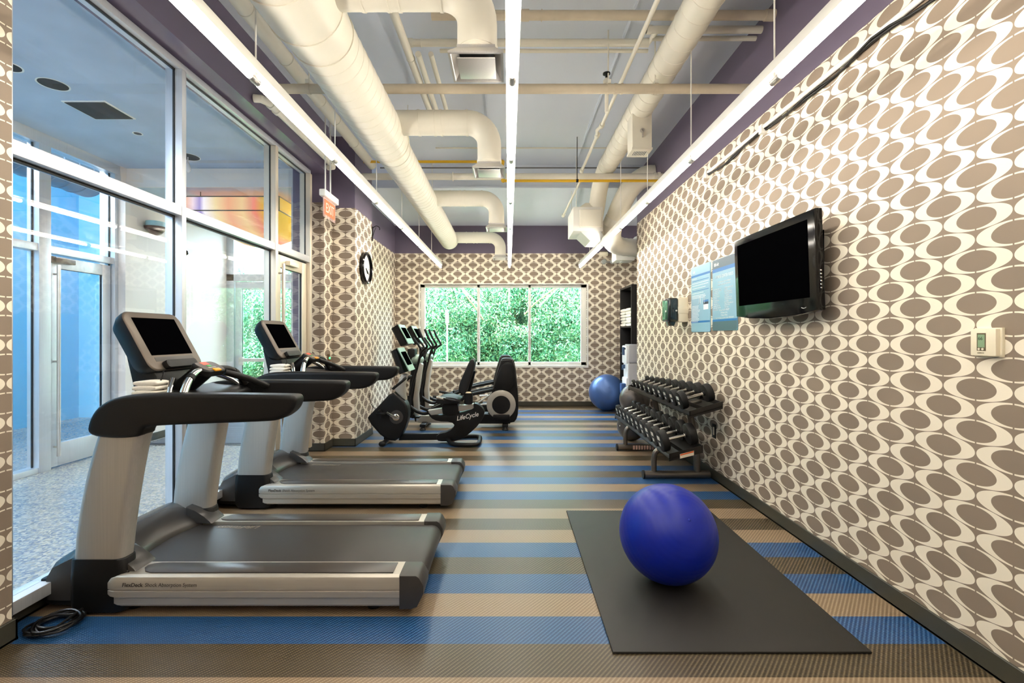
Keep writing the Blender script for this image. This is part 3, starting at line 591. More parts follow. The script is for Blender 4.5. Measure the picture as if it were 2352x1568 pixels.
rows = [(z1-.14, 0, .3), (z1-.19, 0, 1), (z1-.215, 0, 1), (z1-.245, 0, .8), (z1-.30, 0, .7)]+[(z1-.325-.014*k, 0, .8) for k in range(3)]+[(z1-.44-.0155*k, 0, .45-.04*(k % 3)) for k in range(12)]
b = MB(); rnd = random.Random(4)
for z, a, l in rows:
    y = y1-.03
    while y > y1-.03-l*(y1-y0-.08):
        wd = rnd.uniform(.01, .035); b.box(xs-.0002, xs+.0005, y-wd, y, z, z+.006); y -= wd+.006
obj('print_lines', b, SW, t, smooth=False)['kind'] = 'stuff'
fig = MB()
for k, (yy, an) in enumerate(((.22, .3), (.26, -.2), (.32, .5), (.36, .35))):
    fig.tube([(xs, y1-yy, z1-.42), (xs, y1-yy-.02*an, z1-.385), (xs, y1-yy-.04*an, z1-.35)], .003, 6); fig.sphere((xs, y1-yy-.045*an, z1-.34), .006, 10, 6, (.3, 1, 1))
obj('exercise_figures', fig, SW, t)
obj('printed_card', MB().box(xs-.0003, xs+.0005, y0+.04, y0+.16, z0+.235, z0+.29, mi=2).box(xs-.0006, xs+.0005, y0+.04, y0+.16, z0+.29, z0+.315, mi=1).box(xs-.0006, xs+.0005, y0+.04, y0+.16, z0+.315, z0+.335, mi=0), [SBL, mat('sign_navy', (20, 34, 60), .4), SW], t, smooth=False)
y0, y1, z0, z1 = 4.23, 4.745, 1.497, 2.20
t, xs = sign('rules_sign', 'blue fitness rules sign with slate bands, partly behind the television', y0, y1, z0, z1, True)
obj('logo_mark', MB().box(xs-.0005, xs+.001, y1-.075, y1-.045, z1-.065, z1-.035), SW, t, smooth=False)
text('lettering', 'loft', .046, (xs-.0004, y1-.085, z1-.065), RT, SW, t)
yc = (y0+y1)/2
text('lettering', 'FITNESS CENTER RULES', .043, (xs, yc, z1-.19), RT, SW, t, align='CENTER', xs=.82)
for k, s in enumerate(('The following rules are designed', 'for your safety and convenience.')): text('lettering', s, .021, (xs, yc, z1-.235-.026*k), RT, SW, t, align='CENTER')
lines_a = ('Use of the center is at', 'your own risk. Consult', 'a physician first.', 'Proper attire and', 'shoes are required', 'at all times.', 'No food or glass', 'in the room.', 'Please return all', 'weights to the rack.', 'Wipe down machines', 'after each use.')
lines_b = ('Children must be with', 'an adult.', 'No smoking, please.', 'Towels are provided', 'on the shelf.', 'Limit cardio time to', '30 minutes if others', 'are waiting.', 'Report any problem to', 'the front desk.', 'Thank you', 'for your help.')
for cx_, ls in ((y1-.03, lines_a), (yc-.01, lines_b)):
    text('lettering', '\n'.join(ls), .0185, (xs, cx_, z1-.30), RT, SW, t)
for k, s in enumerate(('Fitness Center Hours:', '24 Hours a Day', '7 Days a Week')): text('lettering', s, .022, (xs, yc, z0+.19-.024*k), RT, SW, t, align='CENTER')
text('lettering', 'In case of emergency, use phone number EMERGENCY', .0175, (xs, yc, z0+.118), RT, SW, t, align='CENTER')
# dispenser
t = thing('towel_dispenser', 'smoked black and beige dispenser on the papered wall beside the blue signs', 'dispenser', (2.0, 5.5, 1.6))
obj('back_body', MB().box(1.955, XR, 5.40, 5.62, 1.605, 1.89, .012).box(1.95, XR, 5.395, 5.625, 1.70, 1.78, .006), BEIGEP, t)
SMK = mat('smoked_plastic', (22, 28, 26), .08, var=0, coat=.5)
obj('front_cover', MB().box(1.835, 1.957, 5.395, 5.625, 1.61, 1.885, .03, seg=3).prism([(1.86, 1.615), (1.945, 1.615), (1.925, 1.56), (1.88, 1.56)], 'y', 5.45, 5.57, .006), SMK, t)
obj('lock', MB().cyl((1.93, 5.397, 1.735), (1.93, 5.388, 1.735), .010, 14).cyl((1.84, 5.47, 1.73), (1.83, 5.47, 1.73), .012, 12), WHITE, t)
# thermostat
t = thing('thermostat', 'cream square thermostat with a small green display', 'thermostat', (2.05, 2.0, 1.42))
y0, y1, z0, z1 = 1.965, 2.073, 1.362, 1.478
obj('housing', MB().box(2.040, 2.062, y0, y1, z0, z1, .004).box(2.058, XR, y0-.008, y1, z0-.004, z1+.004, .002), BEIGEP, t)
LCD = mat('lcd_green', (130, 158, 124), .3, var=.05)
obj('display', MB().box(2.0385, 2.041, 2.010, 2.040, z0+.036, z0+.092), LCD, t, smooth=False)
obj('display_frame', MB().box(2.0390, 2.0405, 2.006, 2.044, z0+.022, z0+.098), mat('brown_frame', (92, 78, 52), .5), t, smooth=False)
obj('button', MB().cyl((2.037, 2.034, z0+.029), (2.041, 2.034, z0+.029), .005, 12), BEIGEP, t); obj('button', MB().cyl((2.037, 2.018, z0+.029), (2.041, 2.018, z0+.029), .005, 12), BEIGEP, t)
text('readout', '66', .020, (2.0383, 2.038, z0+.068), RT, mat('lcd_digit', (45, 70, 45), .5), t)
text('maker_name', 'LENNOX', .007, (2.0395, 2.042, z0+.010), RT, mat('grey_print', (130, 115, 90), .5), t)
# outlet
t = thing('wall_outlet', 'black-framed wall outlet low behind the dumbbell rack', 'outlet', (2.06, 4.72, .49))
obj('cover_plate', MB().box(XR-.008, XR, 4.68, 4.76, .42, .56, .003), BLK, t); obj('socket', MB().box(XR-.011, XR-.006, 4.705, 4.735, .45, .53, .003), BEIGEP, t)
# clock
P = Vector((-2.009, 6.53, 2.385))
t = thing('wall_clock', 'round wall clock with white face and thick black rim', 'clock', P)
obj('clock_rim', MB().lathe([(.215, 0), (.225, .02), (.222, .05), (.205, .062), (.190, .058), (.184, .035), (.184, 0)], P, 'x', 48), BLKG, t)
obj('clock_face', MB().lathe([(.186, .015), (.186, .022)], P, 'x', 40), mat('clock_face_white', (236, 234, 232), .4, var=0), t, smooth=False)
tk = MB()
for k in range(12):
    a = k*PI/6; tk.box(-.003, .003, .145 if k % 3 else .125, .165, 0, .002, M=Matrix.Translation(P+Vector((.022, 0, 0))) @ Matrix.Rotation(PI/2, 4, 'Y') @ Matrix.Rotation(a, 4, 'Z'))
obj('hour_mark', tk, BLK, t, smooth=False)
hd = MB()
for a, l, wd in ((2.35, .10, .006), (2.05, .15, .004)):
    hd.tube([P+Vector((.028, 0, 0)), P+Vector((.028, math.sin(a)*l, math.cos(a)*l))], wd, 6)
obj('clock_hands', hd, BLK, t)
# black hook bracket
P = Vector((-2.009, 6.90, 3.0))
t = thing('plant_bracket', 'small black curled hook bracket high on the purple wall', 'hook', P)
obj('back_strap', MB().box(-2.012, -1.995, 6.901, 6.915, 2.84, 3.05, .002), BLK, t); obj('arm', MB().tube(curve([(-2.0, 6.91, 3.03), (-1.95, 6.91, 3.06), (-1.91, 6.91, 3.045), (-1.895, 6.91, 3.02), (-1.90, 6.91, 3.0)], 5), .006, 8).tube(curve([(-2.0, 6.91, 2.9), (-1.98, 6.91, 2.97), (-1.95, 6.91, 3.04)], 4), .005, 8), BLK, t)
# exit sign
t = thing('exit_sign', 'hanging exit sign of clear plastic with a red panel', 'sign', (-2.05, 5.35, 2.9))
obj('sign_housing', MB().box(-2.085, -2.015, 5.16, 5.58, 2.99, 3.065, .012), WHITE, t)
obj('sign_panel', MB().box(-2.053, -2.045, 5.19, 5.55, 2.77, 2.99, .002), mat('clear_acrylic', (240, 205, 195), .1, var=0, alpha=.35), t, smooth=False)
obj('sign_red', MB().box(-2.0445, -2.0425, 5.215, 5.525, 2.80, 2.97, .001), mat('sign_red', (222, 92, 60), .3, var=0, emit=(1, .2, .08), es=.35), t, smooth=False)
text('lettering', 'EXIT', .15, (-2.0415, 5.245, 2.835), (PI/2, 0, PI/2), mat('exit_letter', (240, 205, 190), .3, var=0, emit=(1, .7, .6), es=.2), t, xs=.8)
for y in (5.25, 5.40): obj('hanger_rod', MB().cyl((-2.05, y, 3.06), (-2.05, y, 4.05), .008, 8), WHITE, t)
t = thing('emergency_lamp', 'beige emergency spot lamp behind the hanging exit sign', 'lamp', (-2.2, 5.87, 3.0))
obj('lamp_head', MB().box(-2.25, -2.14, 5.70, 5.80, 2.98, 3.08, .012, M=None), BEIGEP, t); obj('lamp_arm', MB().cyl((-2.25, 5.79, 3.05), (-2.27, 5.876, 3.10), .02, 12), BEIGEP, t)
# call button on pier
t = thing('door_release_button', 'small bronze wall plate with a green light on the papered pier', 'switch', (-2.3, 6.0, 1.15))
obj('plate', MB().box(-2.307, -2.297, 5.97, 6.05, 1.09, 1.21, .003), mat('bronze_plate', (110, 78, 50), .4, .5), t); obj('indicator', MB().cyl((-2.297, 6.02, 1.16), (-2.287, 6.02, 1.16), .014, 12), mat('green_light', (40, 200, 90), .3, emit=(.1, 1, .3), es=1.0), t)
# emergency twin lamps on back wall
for k, (x, lab) in enumerate(((1.93, 'small beige battery box on the wall above the tall cabinet, paired with clear lamps'), (2.40, 'small beige battery box close to the corner above the cabinet'))):
    t = thing('emergency_unit', lab, 'emergency light', (x, YB, 3.05))
    obj('battery_box', MB().box(x-.085, x+.085, YB-.09, YB, 3.06, 3.14, .01), BEIGEP, t); obj('mount', MB().box(x-.07, x+.08, YB-.05, YB, 3.15, 3.17, .003), mat('grey_cover', (130, 120, 108), .5), t)
t = thing('twin_spot_lamps', 'pair of clear round emergency lamps below the battery box', 'emergency light', (2.0, YB, 2.94))
for x in (1.94, 2.12): obj('lamp_lens', MB().lathe([(.05, 0), (.05, -.03), (.045, -.06), (.001, -.07)], (x, YB-.02, 2.95), 'y', 20), mat('lens_plastic', (200, 205, 200), .1, var=0, alpha=.6), t)
obj('lamp_bar', MB().box(1.88, 2.18, YB-.02, YB, 2.93, 2.97, .004), mat('grey_cover2', (170, 165, 155), .5), t)
# ---------------------------------------------------------------- alcove things
t = thing('tall_cabinet', 'tall black open shelving cabinet with towels, in the alcove', 'cabinet', (2.5, 9.1, 0))
x0, x1, y0, y1, z1 = 2.268, 2.75, 8.67, 9.55, 2.395
CB = mat('black_laminate', (22, 21, 21), .35, var=.1, scale=8)
obj('side_panel', MB().box(x0, x1, y0, y0+.03, 0, z1, .002), CB, t); obj('side_panel', MB().box(x0, x1, y1-.03, y1, 0, z1, .002), CB, t)
obj('top_panel', MB().box(x0, x1, y0+.03, y1-.03, z1-.04, z1, .002), CB, t); obj('back_panel', MB().box(x1-.02, x1, y0+.03, y1-.03, 0, z1-.04), CB, t, smooth=False)
for z in (.05, .55, 1.08, 1.60): obj('shelf', MB().box(x0+.01, x1-.02, y0+.03, y1-.03, z, z+.025, .001), CB, t)
rnd = random.Random(2)
for c in range(2):
    for k in range(6):
        z = 1.627+k*.057; ya = 8.72+c*.40; o = MB(); j = rnd.uniform(-.012, .012)
        poly = [(ya+j, z+.002), (ya+.37+j, z+.002), (ya+.385+j, z+.028), (ya+.37+j, z+.055), (ya+j, z+.055), (ya-.012+j, z+.028)]
        o.prism(chaikin(poly, 1), 'x', x0-.01+rnd.uniform(0, .02), x0+.33, .008)
        o = obj('folded_towel', o, TOWEL); tag(o, 'white folded towel, %s in the cabinet stack %s' % (('lowest', 'second from the bottom', 'third from the bottom', 'third from the top', 'second from the top', 'topmost')[k], ('beside the water dispenser', 'towards the window wall')[c]), 'towel', 'folded towels on the cabinet shelf')
# water dispenser
t = thing('water_dispenser', 'tall grey and white water dispenser standing before the black cabinet', 'water dispenser', (2.28, 8.42, 0))
WG = mat('grey_plastic', (176, 176, 180), .35, var=.03); WW = mat('white_plastic', (232, 234, 236), .3, var=.02)
obj('lower_body', MB().box(2.12, 2.46, 8.25, 8.58, .02, .96, .02), WG, t); obj('upper_body', MB().box(2.12, 2.46, 8.25, 8.58, .965, 1.29, .02), WG, t)
obj('front_panel', MB().box(2.07, 2.135, 8.26, 8.57, .02, .70, .02).box(2.07, 2.135, 8.26, 8.57, .95, 1.27, .02).box(2.10, 2.135, 8.26, 8.57, .68, .96, .005), WW, t)
obj('display', MB().box(2.064, 2.071, 8.30, 8.36, 1.20, 1.23), BLKG, t, smooth=False)
obj('tap', MB().box(2.03, 2.07, 8.36, 8.40, 1.10, 1.24, .006).box(2.04, 2.08, 8.36, 8.40, .86, .93, .005).cyl((2.05, 8.45, .83), (2.05, 8.45, .92), .014, 10), mat('blue_grey_plastic', (60, 85, 120), .3), t)
obj('drip_tray', MB().box(1.99, 2.08, 8.28, 8.40, .42, .60, .015), mat('blue_cup', (56, 92, 150), .35), t)
# exercise balls
def ball(lab, c, r, m, rib=0, ax=(.3, .5, 1), plug=None):
    t = thing('exercise_ball', lab, 'ball', (c[0], c[1], c[2]-r))
    R = []; rows = 96 if rib else 40; seg = 64
    q = Vector((0, 0, 1)).rotation_difference(Vector(ax).normalized()); cc = Vector(c)
    for i in range(rows+1):
        th = PI*i/rows; rr = r*(1-.0025*(i % 4 == 0)*(rib and 1)*(math.sin(th) > .15)); sr = max(math.sin(th), 1e-4)
        R.append([cc+q @ Vector((rr*sr*math.cos(2*PI*k/seg), rr*sr*math.sin(2*PI*k/seg), rr*math.cos(th))) for k in range(seg)])
    obj('ball_skin', MB().rings(R), m, t, ang=80)
    p = cc+q @ Vector((0, 0, r)); obj('plug', MB().sphere(p-(p-cc).normalized()*.003, .009, 12, 8), m if plug is None else plug, t)
    return t
BB = mat('blue_vinyl', (4, 32, 150), .38, var=.05, scale=6, spec=.45)
ball('large cobalt blue exercise ball on the black mat', (.937, 2.765, .2875), .277, BB, 1, (.15, -.75, .55))
ball('silver blue exercise ball on the floor under the window corner', (1.905, 9.08, .348), .348, mat('silver_blue_vinyl', (72, 100, 150), .32, .35, var=.05), 1, (-.1, -.85, .35))
GV = mat('silver_grey_vinyl', (96, 90, 86), .36, .35, var=.05)
ball('grey ribbed exercise ball wedged behind the dumbbell rack', (1.84, 6.85, .52), .218, GV, 1, (-.6, -.5, .5))
ball('smaller grey exercise ball on the floor under the rack end', (1.70, 6.50, .195), .195, GV, 0, (-.9, -.4, .1), WHITE)
# mat
M_ = mat('black_foam_mat', (36, 34, 31), .5, var=.14, scale=14, bump=.4, bscale=700)
o = obj('exercise_mat', MB().box(.475, 1.655, 2.135, 3.86, 0, .012, .004), M_); tag(o, 'black rectangular exercise mat on the striped floor', 'mat')
# ---------------------------------------------------------------- dumbbell rack
RK = mat('dark_rack_steel', (44, 42, 40), .32, .5, var=.08); RT_ = mat('grey_rack_tube', (112, 106, 98), .3, .75, var=.06)
t = thing('dumbbell_rack', 'two-tier steel dumbbell rack standing along the papered wall', 'rack', (1.75, 5.4, 0))
for y in (4.76, 5.92):
    obj('foot_tube', MB().tube([(1.375, y, .042), (2.035, y, .042)], .040, 18, sy=.95), RT_, t)
    obj('foot_cap', MB().tube([(1.36, y, .042), (1.378, y, .042)], .042, 18), BLK, t)
    obj('front_leg', MB().tube(curve([(1.475, y, .07), (1.475, y, .20), (1.495, y, .27), (1.55, y, .30), (1.64, y, .31)], 5), .027, 14), RT_, t)
    obj('upright', MB().tube(curve([(1.915, y, .07), (1.905, y, .30), (1.86, y, .55), (1.83, y, .76)], 4), .034, 14), RT_, t)
    obj('shelf_arm', MB().tube([(1.64, y, .31), (1.90, y, .35)], .024, 10).tube([(1.74, y, .72), (1.95, y, .79)], .024, 10), RT_, t)
YA, YZ = 4.38, 6.62
def tray(name, xf, xb, zf, zb):
    sl = (zb-zf)/(xb-xf); b = MB()
    P_ = lambda x, dz=0: (x, zf+(x-xf)*sl+dz)
    b.prism([P_(xf), P_(xb), P_(xb, .006), P_(xf, .006)], 'y', YA, YZ)
    for x in (xf, (xf+xb)/2-.02, xb-.006): b.prism([P_(x), P_(x+.006), P_(x+.006, .045), P_(x, .045)], 'y', YA, YZ)
    for y in (YA, YZ-.006): b.prism([P_(xf, -.02), P_(xb, -.02), P_(xb, .05), P_(xf, .05)], 'y', y, y+.006)
    return obj(name, b, RK, t, smooth=False), sl
sh1, s1 = tray('shelf', 1.690, 2.00, .695, .785)
sh2, s2 = tray('shelf', 1.500, 1.815, .295, .375)
LB = MB().prism([(1.60, .300), (1.73, .333), (1.73, .375), (1.60, .342)], 'y', YA-.0015, YA)
obj('warning_label', LB, mat('label_paper', (226, 214, 190), .5, var=0), t, smooth=False)
obj('warning_stripe', MB().prism([(1.603, .328), (1.727, .360), (1.727, .374), (1.603, .341)], 'y', YA-.0022, YA-.0012), mat('orange_label', (222, 100, 40), .5, var=0), t, smooth=False)
b = MB()
for k in range(8): b.box(1.56+k*.034, 1.582+k*.034, 5.876, 5.884, .02, .07)
obj('foot_label', b, mat('pink_label', (206, 170, 156), .5, var=0), t, smooth=False)
NUM = mat('white_decal', (222, 216, 204), .5, var=0)
ordn = ['nearest the television', 'second', 'third', 'fourth', 'fifth', 'sixth', 'seventh', 'eighth', 'ninth', 'tenth']
def bell(i, shelf):
    if shelf: xf, xb, zf, sl = 1.690, 2.00, .695, s1; rr = .089-.0044*i
    else: xf, xb, zf, sl = 1.500, 1.815, .295, s2; rr = .104-.0024*i
    y = 4.56+.2115*i-(.0 if shelf else .03); L_ = (.33-.010*i) if shelf else (.345-.006*i); th = .070-.003*i if shelf else .076-.0015*i
    an = math.atan(sl); c = Vector(((xf+xb)/2, y, zf+(xb-xf)/2*sl)); ax = Vector((math.cos(an), 0, math.sin(an))); nn = Vector((-math.sin(an), 0, math.cos(an)))
    c = c+nn*(rr+.047-(.012 if shelf else .014)); 
    lab = ('black dumbbell with chrome handle on the %s shelf, ' % ('upper' if shelf else 'lower'))+('at the end closest to the blue ball' if i == 0 else '%s from the end closest to the blue ball' % ordn[i])
    lab = 'black dumbbell, %s from the blue ball end of the %s rack shelf' % ('first' if i == 0 else ordn[i], 'upper' if shelf else 'lower')
    t = thing('dumbbell', lab, 'dumbbell', c-nn*rr, 'dumbbells on the %s shelf' % ('upper' if shelf else 'lower'))
    M = Matrix(((ax.x, 0, nn.x, c.x), (0, 1, 0, c.y), (ax.z, 0, nn.z, c.z), (0, 0, 0, 1)))
    def lt(prof, o=0, seg=28):
        b = MB(); b.rings([[M @ Vector((h, max(r, 1e-4)*math.cos(2*PI*k/seg), max(r, 1e-4)*math.sin(2*PI*k/seg))) for k in range(seg)] for r, h in prof]); return b
    for s in (-1, 1):
        e, a = s*L_/2, s*(L_/2-th)
        obj('weight_head', lt([(rr*.80, e), (rr*.97, e-s*.006), (rr, e-s*.016), (rr, a+s*.014), (rr*.95, a+s*.004), (.5*rr, a), (.022, a), (.020, a-s*.016)]), BLKM, t)
    obj('handle', lt([(.0155, -L_/2+th-.0), (.0145, -L_/2+th+.02), (.018, 0), (.0145, L_/2-th-.02), (.0155, L_/2-th)], seg=16), CHROME, t)
    obj('bolt', lt([(.020, L_/2-th-.012), (.020, L_/2-th-.022)], seg=12), CHROME, t)
    e = -L_/2-.0015
    obj('weight_number', MB().box(e, e+.001, -rr*.30, rr*.42, rr*.12, rr*.50, M=M).box(e, e+.001, -rr*.18, rr*.25, -rr*.42, -rr*.12, M=M), NUM, t, smooth=False)
for i in range(10): bell(i, True)
for i in range(10): bell(i, False)
# ---------------------------------------------------------------- treadmills
BELT = mat('treadmill_belt', (50, 46, 43), .38, var=.10, scale=55, bump=.35, bscale=450)
INS = mat('tread_strip_grey', (66, 60, 56), .3, .2, var=.06)
HOOD = mat('hood_grey_plastic', (70, 68, 66), .27, .35, var=.05, scale=10)
t = thing('treadmill', 'large silver and black treadmill closest to the papered stub wall, cord coiled beside', 'treadmill', (-1.45, 2.84, 0), 'treadmills along the glazed wall')
TW0, TW1, TC = 2.41, 3.27, 2.84
obj('base_frame', MB().box(-2.28, -.60, 2.50, 3.18, .035, .125, .01), BLK, t)
for x in (-2.0, -.72):
    for y in (2.52, 3.12): obj('levelling_foot', MB().lathe([(.035, 0), (.038, .008), (.03, .02), (.018, .03), (.018, .06)], (x, y, 0), 'z', 16), BLKM, t)
prof = [(.045, .045), (.016, .052), (.010, .062), (.010, .096), (.0, .104), (.0, .134), (.005, .137), (.005, .140), (.0, .143), (.0, .190), (.006, .205), (.02, .2145), (.155, .2145), (.155, .045)]
insp = [(-1.86, .030), (-.60, .030), (-.60, .138), (-1.88, .138), (-1.915, .128), (-1.935, .11), (-1.93, .08), (-1.90, .045)]
for s, y in ((1, TW0), (-1, TW1)):
    R = []
    for xx, k in ((-2.075, .35), (-2.068, .65), (-2.05, .88), (-2.02, 1), (-.56, 1)):
        zc = .14; R.append([(xx, y+s*(p*(1) + (1-k)*.03), zc+(z-zc)*k) for p, z in prof])
    r = obj('side_rail', MB().rings(R), SILV, t, ang=25)
    obj('foot_strip', MB().prism([(x, y+s*q) for x, q in insp], 'z', .2135, .2195, .0015), INS, t)
    cap = [(-.562, .2165), (-.475, .2165), (-.458, .205), (-.436, .165), (-.436, .125), (-.470, .055), (-.50, .044), (-.562, .044)]
    ys = (y-.003, y+.155) if s == 1 else (y-.155, y+.003)
    obj('end_cap', MB().prism(cap, 'y', ys[0], ys[1], .008), DGREY, t)
    if s == 1:
        text('lettering', 'FlexDeck', .0275, (-1.985, y-.0008, .160), (PI/2, 0, 0), mat('rail_print', (62, 56, 50), .5, var=0), t, bold=.0005, shear=.15)
        text('lettering', 'Shock Absorption System', .0275, (-1.868, y-.0008, .160), (PI/2, 0, 0), mat('rail_print_light', (80, 72, 64), .5, var=0), t, shear=.15, xs=.93)
bp = [(-2.16, .07)]+[(-.505+.06*math.sin(a), .138+.062*math.cos(a)) for a in [PI-PI*k/10 for k in range(11)]][::1]+[(-2.16, .200)]
obj('running_belt', MB().prism(bp, 'y', 2.583, 3.097, .002), BELT, t)
text('belt_logo', 'LifeFitness', .060, (-1.62, 3.075, .2015), (0, 0, PI), mat('belt_print', (150, 140, 124), .5, var=0), t, shear=.3, xs=1.1).rotation_euler = (0, 0, PI)
# motor hood, scooped towards the belt
R = []; NT = 24
for i in range(NT+1):
    u = -1+2*i/NT; y = TC+u*.393; xr = -2.085+.13*abs(u)**2.2; row = []
    crest = .338-.012*abs(u)**3
    for xx, z in ((-2.425, .07), (-2.435, .12), (-2.435, .20), (-2.40, .262), (-2.34, crest*.90), (-2.27, crest), (-2.22, crest*.985), (-2.17, crest*.90), (xr-.03, .245), (xr, .2035), (xr, .06)):
        ed = 1-.10*abs(u)**10; row.append((-2.2+(xx+2.2)*ed if xx < -2.1 else xx, y, z*ed if z > .1 else z))
    R.append(row)
obj('motor_hood', MB().rings(R), HOOD, t, ang=50)
for fa, fb in ((2.455, 2.60), (3.08, 3.225)): obj('hood_flap', MB().prism([(-2.12, .2145), (-2.12, .322), (-2.06, .300), (-2.0, .262), (-1.96, .228), (-1.95, .2145)], 'y', fa, fb, .008), HOOD, t, ang=50)
obj('hood_skirt', MB().prism(chaikin([(-2.45, .13), (-2.445, .05), (-2.36, .035), (-2.05, .035), (-2.05, .19), (-2.45, .19)], 1), 'y', 2.455, 3.225, .01), BLK, t)
def loft_up(y, ye, m):
    b = MB(); R = []
    for z, xl, xr in ((.27, -2.268, -2.006), (.40, -2.258, -1.992), (.55, -2.237, -1.972), (.70, -2.207, -1.948), (.85, -2.168, -1.920), (.99, -2.124, -1.884)):
        R.append([((xl+xr)/2+p, (y+ye)/2+q, z) for p, q in rrect(xr-xl, ye-y, .04, 5)])
    return b.rings(R)
for y, ye in ((2.428, 2.535), (3.145, 3.252)):
    obj('upright', loft_up(y, ye, SILVC), SILVC, t, ang=60)
    R = [[((xl+xr)/2+p, (y+ye)/2+q, z) for p, q in rrect(xr-xl, ye-y+.012, .045, 5)] for z, xl, xr in ((.02, -2.265, -1.99), (.05, -2.285, -1.975), (.20, -2.285, -1.985), (.285, -2.280, -1.996), (.292, -2.274, -2.002))]
    obj('upright_boot', MB().rings(R), BLK, t, ang=60)
    arm = chaikin([(-2.175, .935), (-2.16, 1.02), (-2.11, 1.09), (-2.02, 1.135), (-1.90, 1.147), (-1.60, 1.148), (-1.14, 1.143), (-1.10, 1.138), (-1.093, 1.105), (-1.115, 1.055), (-1.18, 1.012), (-1.26, 1.005), (-1.55, .995), (-1.86, .982), (-1.885, .967), (-1.895, .925), (-2.04, .918)], 2)
    ya, yb = (y-.018, ye-.012) if y < 3 else (y+.012, ye+.018)
    obj('hand_rail', MB().prism(arm, 'y', ya, yb, .022, seg=3), BLK, t, ang=50)
# console tray, mast, display
obj('console_tray', MB().prism(chaikin([(-2.14, 1.00), (-2.12, 1.09), (-2.02, 1.135), (-1.93, 1.125), (-1.80, 1.12), (-1.72, 1.09), (-1.74, 1.02), (-1.86, .98), (-2.04, .98)], 2), 'y', 2.50, 3.18, .01), BLK, t, ang=50)
obj('console_mast', MB().prism([(-2.155, 1.34), (-2.10, 1.10), (-1.96, 1.10), (-1.98, 1.22), (-2.05, 1.34)], 'y', 2.64, 3.0, .015), BLK, t)
u_ = Vector((-.480, 0, .877)); n_ = Vector((.877, 0, .480)); c_ = Vector((-2.064, TC-.02, 1.418))
MD = Matrix(((0, u_.x, n_.x, c_.x), (1, 0, 0, c_.y), (0, u_.z, n_.z, c_.z), (0, 0, 0, 1)))
R = [[MD @ Vector((p, q, h)) for p, q in rrect(wd, hh, rr, 6)] for wd, hh, rr, h in ((.34, .27, .05, -.115), (.40, .33, .06, -.10), (.445, .375, .06, -.05), (.452, .385, .06, -.02), (.450, .384, .058, -.004))]
dsp = obj('display_housing', MB().rings(R), BLK, t, ang=50)
obj('display_bezel', MB().rings([[MD @ Vector((p, q, h)) for p, q in rrect(wd, hh, .055, 6)] for wd, hh, h in ((.446, .380, -.004), (.440, .374, .002), (.430, .364, .004))]), BEZEL, t, ang=60)
obj('screen', MB().box(-.170, .170, -.095, .150, .003, .0055, M=MD), SCREEN, t, smooth=False)
obj('button_strip', MB().box(-.16, .16, -.135, -.108, .003, .0052, .002, M=MD), DGREY, t)
obj('reading_ledge', MB().prism(rrect(.26, .05, .02), 'z', 0, .035, .008, M=MD @ Matrix.Translation((-.0, -.165, 0))), BLK, t)
obj('headphone_lead', MB().tube(curve([(-1.97, 2.68, 1.25), (-1.93, 2.62, 1.22), (-1.94, 2.60, 1.17), (-1.93, 2.62, 1.13)], 5), .004, 6).lathe([(.006, 0), (.006, .03)], (-1.93, 2.62, 1.12), 'z', 8), BLK, t)
# control pod and sensor bar
MP = Matrix.Translation((-1.80, TC-.02, 1.255)) @ Matrix.Rotation(math.radians(28), 4, 'Y')
pod = obj('control_pod', MB().prism(rrect(.115, .20, .035), 'z', -.03, .012, .012, MP, seg=3), BLK, t)
obj('pod_face', MB().prism(rrect(.098, .18, .028), 'z', .0115, .0135, 0, MP), BEZEL, pod)
obj('red_readout', MB().box(-.045, -.018, -.035, .02, .0135, .0145, M=MP), mat('red_led', (190, 40, 26), .3, emit=(1, .1, .05), es=.6), pod, smooth=False)
obj('green_key', MB().box(-.010, .006, -.025, .012, .0135, .0150, .002, M=MP), mat('green_key', (60, 170, 70), .4), pod)
obj('key_row', MB().box(.012, .022, -.04, .03, .0135, .0145, M=MP), mat('key_grey', (170, 165, 155), .5), pod, smooth=False)
obj('stop_clip', MB().box(.035, .060, -.03, .03, .010, .020, .004, M=MP), mat('orange_clip', (236, 160, 20), .4), pod)
obj('pod_neck', MB().tube(curve([(-1.83, TC-.02, 1.24), (-1.90, TC-.02, 1.18), (-1.98, TC-.02, 1.12)], 4), .055, 14), BLK, t)
for s in (-1, 1):
    pts = curve([(-1.80, TC+s*.07, 1.245), (-1.79, TC+s*.16, 1.235), (-1.775, TC+s*.24, 1.195), (-1.76, TC+s*.30, 1.13)], 6)
    obj('sensor_bar', MB().tube(pts, .021, 14), CHROME if s < 0 else BLK, t)
    obj('bar_collar', MB().tube([pts[9], pts[11]], .024, 14), BLK, t)
    obj('front_bar', MB().tube(curve([(-1.89, TC+s*.20, 1.20), (-1.85, TC+s*.27, 1.165), (-1.82, TC+s*.32, 1.12)], 4), .016, 12), CHROME, t)
    e = curve([(-1.78, TC+s*.10, 1.22), (-1.70, TC+s*.22, 1.17), (-1.62, TC+s*.32, 1.11)], 5) if s > 0 else None
    if e: obj('grip_bar', MB().tube(e, .020, 12), BLK, t)
T1 = t
T2 = dup(T1, (0, 1.466, 0), 'large silver and black treadmill standing beside the glass door')
def towel(c, lab):
    b = MB(); rnd = random.Random(7)
    for k in range(3):
        z = c[2]+k*.026; poly = chaikin([(c[0]-.058+rnd.uniform(-.006, .006), z), (c[0]+.058, z), (c[0]+.070, z+.014), (c[0]+.058, z+.028), (c[0]-.058, z+.028), (c[0]-.069, z+.014)], 2)
        b.prism(poly, 'y', c[1]-.06+.004*k, c[1]+.06-.005*k, .009)
    o = obj('hand_towel', b, TOWEL, ang=70); tag(o, lab, 'towel', 'white towels on the treadmills')
towel((-1.978, 2.60, 1.122), 'folded white towel on the tray of the treadmill by the stub wall')
